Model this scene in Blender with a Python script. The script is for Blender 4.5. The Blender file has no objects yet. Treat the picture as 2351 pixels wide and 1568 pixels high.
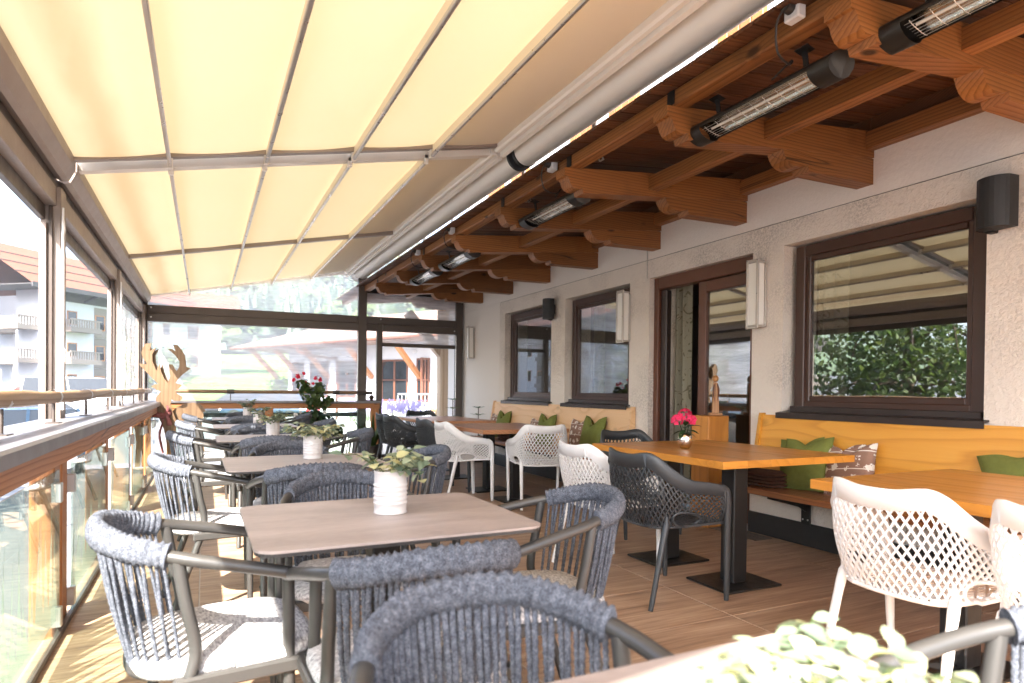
import bpy, bmesh, math, random
from mathutils import Vector, Matrix, noise as mnoise
from mathutils.geometry import tessellate_polygon
R = random.Random(7)
rad = math.radians
scene = bpy.context.scene
COL = scene.collection

# ------------------------------------------------------------------ camera
YAW, PITCH, ROLL = rad(25.8), rad(-0.6), rad(0.6)
fw = Vector((math.sin(YAW)*math.cos(PITCH), math.cos(YAW)*math.cos(PITCH), math.sin(PITCH)))
rt = Vector((math.cos(YAW), -math.sin(YAW), 0)); up = rt.cross(fw)
r2 = rt*math.cos(ROLL)+up*math.sin(ROLL); u2 = up*math.cos(ROLL)-rt*math.sin(ROLL)
cam_d = bpy.data.cameras.new('camera'); cam = bpy.data.objects.new('camera', cam_d); COL.objects.link(cam)
m = Matrix((r2, u2, -fw)).transposed().to_4x4(); m.translation = Vector((0, 0, 1.14))
cam.matrix_world = m
cam_d.sensor_width = 36; cam_d.lens = 36*1463/2351; cam_d.shift_y = 128.5/2351
cam_d.clip_start = 0.05; cam_d.clip_end = 5000
cam_d.dof.use_dof = True; cam_d.dof.focus_distance = 4.2; cam_d.dof.aperture_fstop = 3.4
scene.camera = cam

# ------------------------------------------------------------------ sky, sun, exposure
SUN = Vector((0.65, 0.94, -1.0)).normalized()
world = bpy.data.worlds.new('World'); scene.world = world; world.use_nodes = True
wn = world.node_tree; sky = wn.nodes.new('ShaderNodeTexSky'); sky.sky_type = 'NISHITA'; sky.sun_disc = False
sky.sun_elevation = math.asin(-SUN.z); sky.sun_rotation = math.atan2(-SUN.x, -SUN.y)
sky.air_density = 1.0; sky.dust_density = 2.2; sky.ozone_density = 1.0
bg = wn.nodes['Background']; bg.inputs['Strength'].default_value = 0.15
wn.links.new(sky.outputs[0], bg.inputs[0])
sun_d = bpy.data.lights.new('sun', 'SUN'); sun_d.energy = 5.0; sun_d.angle = rad(0.55); sun_d.color = (1, 0.955, 0.88)
sun = bpy.data.objects.new('sun', sun_d); COL.objects.link(sun)
sun.rotation_euler = SUN.to_track_quat('-Z', 'Y').to_euler(); sun.location = (-10, -14, 18)
vs = scene.view_settings; vs.view_transform = 'Standard'; vs.look = 'None'; vs.gamma = 1.0; vs.exposure = 2.85
vs.use_curve_mapping = False
cy = scene.cycles
cy.max_bounces = 9; cy.diffuse_bounces = 5; cy.glossy_bounces = 4; cy.transmission_bounces = 6; cy.transparent_max_bounces = 24
cy.caustics_reflective = False; cy.caustics_refractive = False; cy.sample_clamp_indirect = 6
cy.use_denoising = True
try: cy.denoiser = 'OPENIMAGEDENOISE'
except Exception: pass

# ------------------------------------------------------------------ mesh helpers
class MB:
    """collects faces; build() links them as one mesh object"""
    def __init__(s): s.v = []; s.f = []; s.sm = []
    def add(s, vs_, fs_, smooth=False):
        o = len(s.v); s.v += [tuple(p) for p in vs_]
        for f in fs_: s.f.append(tuple(i+o for i in f)); s.sm.append(smooth)
        return s
    def box(s, x0, x1, y0, y1, z0, z1, M=None):
        p = [(x0,y0,z0),(x1,y0,z0),(x1,y1,z0),(x0,y1,z0),(x0,y0,z1),(x1,y0,z1),(x1,y1,z1),(x0,y1,z1)]
        if M: p = [M @ Vector(q) for q in p]
        return s.add(p, [(0,3,2,1),(4,5,6,7),(0,1,5,4),(1,2,6,5),(2,3,7,6),(3,0,4,7)])
    def bbox(s, x0, x1, y0, y1, z0, z1, b=0.004, M=None):
        """box with chamfered edges"""
        b = min(b, (x1-x0)/2.1, (y1-y0)/2.1, (z1-z0)/2.1)
        bm = bmesh.new(); bmesh.ops.create_cube(bm, size=1)
        for v in bm.verts: v.co = Vector(((x0+x1)/2+v.co.x*(x1-x0), (y0+y1)/2+v.co.y*(y1-y0), (z0+z1)/2+v.co.z*(z1-z0)))
        bmesh.ops.bevel(bm, geom=bm.edges[:], offset=b, segments=1, affect='EDGES')
        bm.verts.index_update()
        vs_ = [v.co.copy() for v in bm.verts]
        if M: vs_ = [M @ q for q in vs_]
        s.add(vs_, [[v.index for v in f.verts] for f in bm.faces]); bm.free(); return s
    def bar(s, a, b, w, h, upv=(0,0,1), ext=0):
        """rectangular bar from a to b, w across, h along upv"""
        a = Vector(a); b = Vector(b); d = (b-a).normalized(); a = a-d*ext; b = b+d*ext
        x = d.cross(Vector(upv)).normalized(); z = x.cross(d).normalized()
        p = []
        for q in (a, b):
            for i, j in ((-1,-1),(1,-1),(1,1),(-1,1)): p.append(q+x*(i*w/2)+z*(j*h/2))
        return s.add(p, [(0,1,2,3),(7,6,5,4),(0,4,5,1),(1,5,6,2),(2,6,7,3),(3,7,4,0)])
    def tube(s, path, r, n=8, caps=True, smooth=True, flat=None, upv=(0,0,1)):
        """swept tube; r a number or list; flat=(a,b) scales the two axes of the section"""
        P = [Vector(q) for q in path]; k = len(P)
        rr = r if isinstance(r, (list, tuple)) else [r]*k
        vs_ = []; prev = None
        for i in range(k):
            d = (P[min(i+1,k-1)]-P[max(i-1,0)])
            if d.length < 1e-9: d = Vector((0,0,1))
            d.normalize()
            if prev is None:
                ref = Vector(upv)
                if abs(d.dot(ref)) > .96: ref = Vector((0,1,0)) if abs(d.y) < .9 else Vector((1,0,0))
                x = d.cross(ref).normalized()
            else:
                x = prev-d*prev.dot(d)
                x = x.normalized() if x.length > 1e-6 else d.orthogonal().normalized()
            prev = x; y = x.cross(d).normalized()
            fa, fb = flat if flat else (1, 1)
            for j in range(n):
                a = 2*math.pi*j/n
                vs_.append(P[i]+x*(math.cos(a)*rr[i]*fa)+y*(math.sin(a)*rr[i]*fb))
        fs_ = []
        for i in range(k-1):
            for j in range(n):
                fs_.append((i*n+j, i*n+(j+1)%n, (i+1)*n+(j+1)%n, (i+1)*n+j))
        s.add(vs_, fs_, smooth)
        if caps:
            s.add(vs_[:n], [tuple(range(n-1,-1,-1))]); s.add(vs_[-n:], [tuple(range(n))])
        return s
    def prism(s, poly, o, ex, ey, ez, d):
        """polygon (2D) extruded: o + u*ex + v*ey, thickness d along ez"""
        o, ex, ey, ez = Vector(o), Vector(ex), Vector(ey), Vector(ez)
        n = len(poly); a = [o+ex*u+ey*v for u, v in poly]; b = [q+ez*d for q in a]
        bm = bmesh.new(); va = [bm.verts.new(q) for q in a]; vb = [bm.verts.new(q) for q in b]
        for tri in tessellate_polygon([[Vector((u, v, 0)) for u, v in poly]]):
            bm.faces.new([va[i] for i in tri]); bm.faces.new([vb[i] for i in tri[::-1]])
        for i in range(n): bm.faces.new((va[(i+1)%n], va[i], vb[i], vb[(i+1)%n]))
        bmesh.ops.recalc_face_normals(bm, faces=bm.faces[:])
        bm.verts.index_update()
        s.add([v.co.copy() for v in bm.verts], [[v.index for v in f.verts] for f in bm.faces]); bm.free(); return s
    def lathe(s, prof, c=(0,0,0), n=24, smooth=True):
        c = Vector(c); vs_ = []; k = len(prof)
        for r, z in prof:
            for j in range(n):
                a = 2*math.pi*j/n; vs_.append(c+Vector((r*math.cos(a), r*math.sin(a), z)))
        fs_ = [(i*n+j, i*n+(j+1)%n, (i+1)*n+(j+1)%n, (i+1)*n+j) for i in range(k-1) for j in range(n)]
        return s.add(vs_, fs_, smooth)
    def grid(s, fn, nu, nv, smooth=True, closed_u=False):
        vs_ = [fn(i/nu, j/nv) for j in range(nv+1) for i in range(nu+1)]
        fs_ = [(j*(nu+1)+i, j*(nu+1)+i+1, (j+1)*(nu+1)+i+1, (j+1)*(nu+1)+i) for j in range(nv) for i in range(nu)]
        return s.add(vs_, fs_, smooth)
    def ball(s, c, r, seg=12, ring=8, sc=(1,1,1), jit=0):
        c = Vector(c)
        def fn(u, v):
            a = 2*math.pi*u; b = math.pi*(v-.5); k = 1+(jit*mnoise.noise(Vector((math.cos(a)*2+c.x*9, math.sin(a)*2+c.y*9, b*2+c.z*9))) if jit else 0)
            return c+Vector((math.cos(a)*math.cos(b)*r*sc[0]*k, math.sin(a)*math.cos(b)*r*sc[1]*k, math.sin(b)*r*sc[2]*k))
        return s.grid(fn, seg, ring)
    def mesh(s, name):
        me = bpy.data.meshes.new(name); me.from_pydata(s.v, [], s.f); me.polygons.foreach_set('use_smooth', s.sm); me.update(); return me
    def build(s, name, mat, parent=None):
        return link(name, s.mesh(name), mat, parent)

def link(name, me, mat, parent=None):
    if mat is not None and not me.materials: me.materials.append(MATS[mat] if isinstance(mat, str) else mat)
    o = bpy.data.objects.new(name, me); COL.objects.link(o); o.parent = parent; return o
def tag(o, label=None, cat=None, group=None, kind=None):
    if label: o['label'] = label
    if cat: o['category'] = cat
    if group: o['group'] = group
    if kind: o['kind'] = kind
    return o
def thing(name, label, cat, loc=(0,0,0), rz=0, group=None):
    o = bpy.data.objects.new(name, None); o.empty_display_size = .1; COL.objects.link(o)
    o.location = loc; o.rotation_euler = (0, 0, rz); return tag(o, label, cat, group)
def copy_tree(o, parent=None):
    c = o.copy(); COL.objects.link(c); c.parent = parent
    for ch in [q for q in o.children]: copy_tree(ch, c)
    return c
def catmull(P, n=8):
    P = [Vector(p) for p in P]; out = []
    for i in range(len(P)-1):
        p0 = P[max(i-1,0)]; p1 = P[i]; p2 = P[i+1]; p3 = P[min(i+2,len(P)-1)]
        for k in range(n):
            t = k/n
            out.append(.5*((2*p1)+(p2-p0)*t+(2*p0-5*p1+4*p2-p3)*t*t+(3*p1-p0-3*p2+p3)*t**3))
    out.append(P[-1]); return out
def weld(o, dist=1e-4):
    bm = bmesh.new(); bm.from_mesh(o.data); bmesh.ops.remove_doubles(bm, verts=bm.verts, dist=dist); bm.to_mesh(o.data); bm.free()

# ------------------------------------------------------------------ materials
MATS = {}
class NT:
    def __init__(s, name):
        s.m = bpy.data.materials.new(name); s.m.use_nodes = True; s.t = s.m.node_tree; s.n = s.t.nodes
        s.b = s.n['Principled BSDF']; s.out = s.n['Material Output']; MATS[name] = s.m
    def new(s, typ, **k):
        q = s.n.new('ShaderNode'+typ)
        for a, b in k.items():
            if a[0] == '_': setattr(q, a[1:], b)
            else: s.put(q.inputs[a.replace('__', ' ')], b)
        return q
    def put(s, inp, v):
        if isinstance(v, bpy.types.NodeSocket): s.t.links.new(v, inp)
        elif isinstance(v, bpy.types.Node): s.t.links.new(v.outputs[0], inp)
        elif isinstance(v, (tuple, list)) and len(v) == 3 and inp.type == 'RGBA': inp.default_value = (*v, 1)
        else: inp.default_value = v
    def set(s, **k):
        for a, v in k.items(): s.put(s.b.inputs[a.replace('__', ' ')], v)
        return s
    def coord(s, scale=(1,1,1), kind='Object', rot=(0,0,0), rnd=False):
        tc = s.new('TexCoord'); mp = s.new('Mapping'); s.put(mp.inputs['Vector'], tc.outputs[kind])
        mp.inputs['Scale'].default_value = scale; mp.inputs['Rotation'].default_value = rot
        if rnd:
            oi = s.new('ObjectInfo'); mu = s.new('Math', _operation='MULTIPLY'); s.put(mu.inputs[0], oi.outputs['Random']); mu.inputs[1].default_value = 37.0
            s.put(mp.inputs['Location'], mu)
        return mp.outputs[0]
    def noise(s, vec, scale=5, detail=4, rough=.55, dist=0):
        q = s.new('TexNoise'); s.put(q.inputs['Vector'], vec); q.inputs['Scale'].default_value = scale
        q.inputs['Detail'].default_value = detail; q.inputs['Roughness'].default_value = rough; q.inputs['Distortion'].default_value = dist
        return q.outputs['Fac']
    def ramp(s, fac, stops):
        q = s.new('ValToRGB'); s.put(q.inputs[0], fac); cr = q.color_ramp
        while len(cr.elements) < len(stops): cr.elements.new(.5)
        for e, (p, c) in zip(cr.elements, stops): e.position = p; e.color = (*c, 1) if len(c) == 3 else c
        return q.outputs[0]
    def mix(s, f, a, b, typ='MIX'):
        q = s.new('Mix', _data_type='RGBA', _blend_type=typ); s.put(q.inputs[0], f); s.put(q.inputs[6], a); s.put(q.inputs[7], b); return q.outputs[2]
    def math(s, op, a, b=0, c=None):
        q = s.new('Math', _operation=op); s.put(q.inputs[0], a); s.put(q.inputs[1], b)
        if c is not None: s.put(q.inputs[2], c)
        return q.outputs[0]
    def bump(s, h, strength=.3, dist=.01):
        q = s.new('Bump'); s.put(q.inputs['Height'], h); q.inputs['Strength'].default_value = strength; q.inputs['Distance'].default_value = dist
        s.put(s.b.inputs['Normal'], q.outputs[0]); return q

def plain(name, col, rough=.5, metal=0, var=.12, nscale=6, bump=0, spec=.5, bscale=60):
    t = NT(name); v = t.coord(rnd=True); n = t.noise(v, nscale, 5)
    c = t.mix(n, tuple(x*(1-var) for x in col), tuple(min(1, x*(1+var)) for x in col))
    r = t.math('MULTIPLY_ADD', t.noise(v, nscale*3.1, 3), .25, rough-.12)
    t.set(Base__Color=c, Roughness=r, Metallic=metal); t.b.inputs['Specular IOR Level'].default_value = spec
    if bump: t.bump(t.noise(v, bscale, 4), bump, .004)
    return t
def wood(name, dark, mid, light, axis='Y', ring=26, knots=.6, rough=.5, stain=0, spec=.4, along=.35, warp=6.0, tone=.12, crack=False, kscale=2.6):
    """planed softwood: distorted growth rings stretched along `axis`, fibres, knots"""
    t = NT(name); i = 'XYZ'.index(axis)
    sc = [1.0]*3; sc[i] = along*.35
    v = t.coord(tuple(sc), rnd=True)
    low = t.noise(v, 2.2, 2, .5)
    sep = t.new('SeparateXYZ'); t.put(sep.inputs[0], v)
    others = [k for k in range(3) if k != i]
    cross = t.math('ADD', t.math('MULTIPLY', sep.outputs[others[0]], .55), sep.outputs[others[1]])
    ph = t.math('MULTIPLY_ADD', low, warp, t.math('MULTIPLY', cross, ring*2.0))
    # knots warp the rings
    kv = [1.0]*3; kv[i] = .55
    vo = t.new('TexVoronoi', _feature='F1', Scale=kscale); t.put(vo.inputs['Vector'], t.coord(tuple(kv), rnd=True)); vo.inputs['Randomness'].default_value = 1
    kd = vo.outputs['Distance']
    ph = t.math('ADD', ph, t.math('DIVIDE', .22, t.math('ADD', kd, .06)))
    saw = t.math('FRACT', ph)
    band = t.ramp(saw, [(0, (.25,)*3), (.55, (.42,)*3), (.86, (.85,)*3), (1, (.25,)*3)])
    sf = [90.0]*3; sf[i] = 2.0
    fib = t.noise(t.coord(tuple(sf), rnd=True), 1.0, 3, .6)
    f = t.math('MULTIPLY_ADD', fib, .35, t.math('MULTIPLY', band, .65))
    c = t.ramp(f, [(.12, light), (.5, mid), (.95, dark)])
    big = t.noise(v, 1.1, 3)
    c = t.mix(t.math('MULTIPLY', big, .5), c, mid, 'MULTIPLY') if stain else c
    if knots:
        km = t.ramp(kd, [(.07, (1,)*3), (.125, (0,)*3)])
        c = t.mix(t.math('MULTIPLY', km, knots), c, tuple(x*.25 for x in dark))
    if stain:
        sm = t.ramp(t.noise(t.coord((1.2,1.2,1.2), rnd=True), 2.3, 4, .6), [(.55, (0,)*3), (.75, (1,)*3)])
        c = t.mix(t.math('MULTIPLY', sm, stain), c, tuple(x*.35 for x in dark))
    oi = t.new('ObjectInfo'); hv = t.new('HueSaturation', Color=c); t.put(hv.inputs['Value'], t.math('MULTIPLY_ADD', oi.outputs['Random'], tone*2, 1-tone)); c = hv.outputs[0]
    hgt = f
    if crack:
        sk = [7.0]*3; sk[i] = .28
        cn_ = t.math('ABSOLUTE', t.math('SUBTRACT', t.noise(t.coord(tuple(sk), rnd=True), 1.0, 1, .4), .5))
        cm = t.math('MULTIPLY', t.ramp(cn_, [(.0, (1,)*3), (.006, (0,)*3)]), t.ramp(t.noise(t.coord((1,1,1), rnd=True), 1.7, 2), [(.46, (0,)*3), (.56, (1,)*3)]))
        c = t.mix(t.math('MULTIPLY', cm, .9), c, (.02,.008,.003)); hgt = t.math('SUBTRACT', f, cm)
    t.set(Base__Color=c, Roughness=t.math('MULTIPLY_ADD', f, .2, rough-.1)); t.b.inputs['Specular IOR Level'].default_value = spec
    t.bump(hgt, .25, .003); return t

# structural timber (larch, honey-orange oil stain), three grain directions
for ax in 'XYZ':
    wood('larch_'+ax, (.12,.042,.01), (.29,.115,.03), (.43,.195,.06), ax, 24, .95, .5, .4, tone=.22, crack=True, kscale=3.8)
    wood('rail_wood_'+ax, (.24,.085,.026), (.46,.2,.075), (.62,.32,.13), ax, 20, .7, .5, .1, crack=True)
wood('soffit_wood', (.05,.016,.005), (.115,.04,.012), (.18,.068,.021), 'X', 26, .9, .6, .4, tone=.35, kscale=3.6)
wood('oak_top', (.42,.155,.02), (.52,.21,.03), (.58,.25,.045), 'Y', 7, .12, .33, 0, .5)
wood('table_wood_pale', (.3,.12,.05), (.45,.2,.09), (.54,.26,.125), 'Y', 17, .2, .35, 0, .5)
wood('bench_larch', (.5,.2,.025), (.66,.3,.04), (.72,.36,.06), 'Y', 4.5, .3, .38, 0, .45, .5, 13)
wood('bench_pine', (.6,.34,.16), (.74,.46,.24), (.8,.53,.3), 'Y', 4, .6, .42, 0, .4, .5, 11)
wood('seat_larch', (.16,.055,.02), (.3,.11,.038), (.4,.165,.06), 'Y', 15, .4, .42, 0, .4)
wood('plywood', (.13,.075,.04), (.2,.125,.07), (.26,.17,.1), 'Z', 16, .25, .5, 0, .3)
wood('pedestal_wood', (.36,.135,.028), (.5,.2,.04), (.58,.26,.06), 'Z', 7, .15, .4)
wood('figure_wood', (.2,.085,.03), (.36,.165,.06), (.48,.25,.1), 'Z', 40, 0, .45)
wood('log_wood', (.3,.2,.12), (.46,.33,.22), (.58,.44,.31), 'Z', 15, .7, .65)
wood('grey_wood', (.12,.1,.085), (.2,.17,.145), (.28,.245,.21), 'Z', 30, .3, .7)
wood('handrail_wood', (.25,.15,.08), (.4,.26,.145), (.53,.37,.22), 'Y', 18, .5, .45, .2)
wood('handrail_wood_X', (.2,.12,.065), (.32,.2,.11), (.43,.29,.17), 'X', 18, .5, .45, .2)
plain('bronze', (.085,.066,.056), .42, .35, .1, 4, .05)
plain('bronze_pale', (.3,.245,.215), .45, .2, .08, 4, .05)
plain('bronze_dark', (.03,.024,.021), .45, .3, .1, 4)
plain('ledge_metal', (.2,.185,.19), .4, .35, .1, 3, .04)
plain('cream_metal', (.84,.78,.71), .42, .05, .05, 5)
plain('rod_metal', (.5,.45,.42), .3, .75, .06, 5)
plain('steel', (.62,.61,.6), .32, .9, .08, 9)
plain('chair_tube', (.068,.064,.06), .4, .35, .06, 5, .03)
plain('black_metal', (.012,.011,.011), .42, .2, .2, 8)
plain('black_plastic', (.012,.011,.011), .55, 0, .15, 8, .05)
plain('heater_black', (.02,.019,.018), .38, .3, .15, 8)
plain('white_plastic', (.78,.765,.755), .42, 0, .03, 6, 0, .5)
plain('beige_plastic', (.74,.7,.655), .42, 0, .03, 6)
plain('dark_plastic', (.036,.039,.043), .42, 0, .08, 7, .03)
plain('brown_plastic', (.05,.042,.038), .45, 0, .08, 7, .03)
plain('socket_grey', (.6,.6,.62), .5)
plain('tin_paint', (.58,.54,.51), .4, 0, .05, 7)
plain('window_wood', (.05,.02,.012), .38, 0, .25, 5, .1, .5, 30)
plain('window_wood_red', (.125,.047,.025), .4, 0, .18, 5, .1, .5, 30)
plain('sill_metal', (.035,.023,.02), .4, .2, .3, 9)
plain('plinth', (.018,.015,.014), .6, 0, .3, 5)
plain('soil', (.05,.035,.025), .9, 0, .3, 30, .6)
plain('lamp_frame', (.5,.46,.42), .4, .35, .05)
plain('green_cloth', (.16,.175,.042), .9, 0, .22, 40, .25, .2, 240)
plain('brown_blanket', (.075,.03,.016), .95, 0, .3, 30, .6, .2, 160)
plain('maroon_cloth', (.24,.085,.085), .9, 0, .2, 20, .4, .2, 120)
plain('red_petal', (.75,.02,.07), .55, 0, .25, 60, 0, .3)
plain('pink_petal', (.72,.035,.12), .55, 0, .3, 50, 0, .3)
plain('white_petal', (.8,.78,.74), .6, 0, .1, 50)
plain('lavender_petal', (.42,.36,.6), .7, 0, .25, 50)
plain('roof_tile', (.17,.062,.032), .7, 0, .18, 2, .1, .3)
plain('roof_pale', (.3,.2,.155), .7, 0, .12, 2, .1, .3)
plain('hotel_white', (.55,.56,.6), .85, 0, .05, 2)
plain('hotel_dark', (.06,.055,.055), .7, 0, .15, 3)
plain('asphalt', (.17,.17,.175), .85, 0, .25, 14, .5, .3, 220)
plain('paving', (.42,.4,.37), .85, 0, .15, 3, .2, .3, 40)
plain('meadow', (.11,.19,.03), .95, 0, .3, .08, 0, .2)
plain('hill_grass', (.09,.15,.035), .95, 0, .3, .03, 0, .2)
plain('trunk_bark', (.1,.07,.045), .9, 0, .3, 9, .6)
plain('car_blue', (.03,.055,.085), .22, .5, .1, 1, 0, .6)
plain('car_silver', (.6,.61,.62), .25, .5, .05, 1, 0, .6)
plain('car_white', (.78,.78,.78), .25, 0, .03, 1, 0, .6)
plain('car_black', (.014,.014,.017), .2, .2, .1, 1, 0, .6)
plain('car_red', (.3,.012,.012), .25, .2, .1, 1, 0, .6)
plain('car_glass', (.012,.014,.016), .08, 0, .1, 1, 0, .8)
plain('tyre', (.015,.015,.015), .8)
plain('tail_red', (.6,.02,.02), .25)
plain('skin', (.62,.38,.27), .55, 0, .08, 9)
plain('blond_hair', (.5,.34,.17), .6, 0, .2, 30, .3)
plain('white_shirt', (.75,.72,.7), .85, 0, .06, 20, .2)
plain('jeans', (.08,.1,.16), .9, 0, .15, 20)
plain('white_stone', (.62,.6,.57), .85, 0, .12, 8, .5, .3, 40)
plain('drain', (.2,.17,.15), .5, .4, .2, 60, .5, .5, 90)
plain('curtain_dark_room', (.03,.026,.024), .9)
def shader_mix(t, f, a, b):
    q = t.new('MixShader'); t.put(q.inputs[0], f); t.t.links.new(a.outputs[0], q.inputs[1]); t.t.links.new(b.outputs[0], q.inputs[2]); return q
def surf(t, sh): t.t.links.new(sh.outputs[0], t.out.inputs['Surface'])

# awning cloth: woven, lit through; water-stain band above the gutter edge
t = NT('awning_cloth')
v = t.coord(); sep = t.new('SeparateXYZ'); t.put(sep.inputs[0], v)
weave = t.noise(t.coord((30,300,30)), 1, 2); cloud = t.noise(v, 1.6, 4)
c = t.mix(t.math('MULTIPLY_ADD', weave, .35, t.math('MULTIPLY', cloud, .8)), (.93,.755,.43), (.85,.665,.35))
st = t.math('MULTIPLY_ADD', t.noise(t.coord((5,1.1,5)), 1.6, 5, .65), .16, sep.outputs['X'])
band = t.ramp(st, [(0, (0,)*3), (.5, (0,)*3)])
mr = t.new('MapRange'); t.put(mr.inputs[0], t.math('ABSOLUTE', t.math('ADD', st, .42))); mr.inputs[1].default_value = .02; mr.inputs[2].default_value = .13; mr.inputs[3].default_value = 1; mr.inputs[4].default_value = 0
c = t.mix(t.math('MULTIPLY', mr.outputs[0], .75), c, (.56,.34,.1))
spk = t.ramp(t.noise(t.coord((9,9,9)), 3.1, 2, .5), [(.755, (0,)*3), (.775, (1,)*3)])
c = t.mix(t.math('MULTIPLY', spk, .5), c, (.4,.22,.08))
df = t.new('BsdfDiffuse', Color=t.mix(.8, c, (.8,.73,.64))); tr = t.new('BsdfTranslucent', Color=c)
surf(t, shader_mix(t, .078, df, tr))

def glass(name, ior, tint, milk=0, milkcol=(1,1,1), rough=0.0, milk_noise=None):
    t = NT(name); fr = t.new('Fresnel'); ge = t.new('NewGeometry'); t.put(fr.inputs['IOR'], t.math('MULTIPLY_ADD', ge.outputs['Backfacing'], 1/ior-ior, ior))
    a = t.new('BsdfTransparent', Color=tint); g = t.new('BsdfGlossy'); g.inputs['Roughness'].default_value = rough
    bp = t.new('Bump'); t.put(bp.inputs['Height'], t.noise(t.coord(), 2.2, 1)); bp.inputs['Strength'].default_value = .1; bp.inputs['Distance'].default_value = .004; t.put(g.inputs['Normal'], bp.outputs[0])
    base = a
    if milk:
        d1 = t.new('BsdfTranslucent', Color=milkcol); d2 = t.new('BsdfDiffuse', Color=milkcol); dd = shader_mix(t, .5, d1, d2)
        f = milk
        if milk_noise:
            v = t.coord(milk_noise); f = t.math('MULTIPLY', t.ramp(t.noise(v, 1, 5, .6), [(.3, (.55,)*3), (.75, (1.35,)*3)]), milk)
        base = shader_mix(t, f, a, dd)
    surf(t, shader_mix(t, fr.outputs[0], base, g)); return t
glass('window_glass', 3.0, (.82,.84,.84))
glass('rail_glass', 1.45, (.86,.93,.88), .03, (.75,.9,.8))
glass('film', 1.4, (.93,.93,.94), .42, (.93,.92,.95), .04, (1.5,1.5,14))
glass('clear_film', 1.4, (.95,.95,.96), .06, (.93,.92,.95), .02, (1.5,1.5,9))
t = NT('frosted_film'); v = t.coord((1,1,1)); n = t.noise(v, 40, 3)
a = t.new('BsdfTransparent', Color=(.55,.6,.52)); d1 = t.new('BsdfTranslucent', Color=(.55,.62,.5)); d2 = t.new('BsdfDiffuse', Color=(.5,.56,.45))
surf(t, shader_mix(t, t.math('MULTIPLY_ADD', n, .25, .5), a, shader_mix(t, .45, d1, d2)))

# melange rope and woven seat
t = NT('rope'); v = t.coord(rnd=True); n1 = t.noise(v, 330, 3, .7); n2 = t.noise(v, 70, 2)
c = t.ramp(t.math('MULTIPLY_ADD', n2, .3, t.math('MULTIPLY', n1, .7)), [(.36, (.035,.038,.048)), (.5, (.11,.12,.145)), (.65, (.27,.285,.33))])
t.set(Base__Color=c, Roughness=.9); t.b.inputs['Specular IOR Level'].default_value = .2; t.bump(n1, .8, .006)
t = NT('seat_fabric'); v = t.coord(rnd=True); n1 = t.noise(t.coord((60,170,120), rnd=True), 1, 4, .7)
c = t.ramp(n1, [(.36, (.22,.21,.22)), (.5, (.5,.48,.47)), (.62, (.72,.7,.69))])
t.set(Base__Color=c, Roughness=.92); t.b.inputs['Specular IOR Level'].default_value = .15; t.bump(n1, .5, .004)
# table laminate (brown-grey stone print)
t = NT('laminate'); v = t.coord((1,3.2,1), rnd=True); n1 = t.noise(v, 2.6, 6, .62, .6); n2 = t.noise(t.coord((40,160,40), rnd=True), 1, 3)
c = t.ramp(t.math('MULTIPLY_ADD', n2, .25, t.math('MULTIPLY', n1, .75)), [(.3, (.25,.2,.178)), (.5, (.36,.295,.265)), (.72, (.46,.39,.355))])
t.set(Base__Color=c, Roughness=t.math('MULTIPLY_ADD', n1, .2, .36)); t.bump(n2, .12, .001)
plain('laminate_edge', (.03,.026,.024), .5)
# render wall: pale lime plaster, trowelled, greyed where it is worn
t = NT('plaster'); v = t.coord(); n1 = t.noise(v, 26, 5, .62, .5); n2 = t.noise(v, 1.5, 3, .5); n3 = t.noise(v, 62, 3, .6, .8)
wear = t.math('MULTIPLY', t.ramp(n2, [(.46, (0,)*3), (.62, (1,)*3)]), t.ramp(n3, [(.44, (0,)*3), (.56, (1,)*3)]))
c = t.mix(t.math('MULTIPLY', n1, .35), (.8,.725,.65), (.7,.625,.55))
c = t.mix(t.math('MULTIPLY', wear, .62), c, (.44,.385,.345))
t.set(Base__Color=c, Roughness=.9); t.b.inputs['Specular IOR Level'].default_value = .2
t.bump(t.math('MULTIPLY_ADD', n3, .45, n1), .75, .018)
t = NT('plaster_smooth'); v = t.coord(); n1 = t.noise(v, 34, 4, .6, .3)
t.set(Base__Color=t.mix(n1, (.82,.76,.7), (.75,.69,.63)), Roughness=.9); t.b.inputs['Specular IOR Level'].default_value = .2; t.bump(n1, .4, .01)
# wood-look porcelain tile
t = NT('tile'); v1 = t.coord((1.1,14,1), rnd=True); v2 = t.coord((3,70,1), rnd=True)
n1 = t.noise(v1, 1.5, 5, .62, .4); n2 = t.noise(v2, 1, 4, .6)
f = t.math('MULTIPLY_ADD', n2, .4, t.math('MULTIPLY', n1, .6))
c = t.ramp(f, [(.32, (.175,.1,.063)), (.48, (.355,.225,.145)), (.66, (.52,.365,.25))])
oi = t.new('ObjectInfo'); hv = t.new('HueSaturation', Color=c); t.put(hv.inputs['Value'], t.math('MULTIPLY_ADD', oi.outputs['Random'], .22, .9))
t.set(Base__Color=hv, Roughness=t.math('MULTIPLY_ADD', n1, .25, .3)); t.b.inputs['Specular IOR Level'].default_value = .4; t.bump(f, .12, .002)
plain('grout', (.46,.4,.35), .9)
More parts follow.
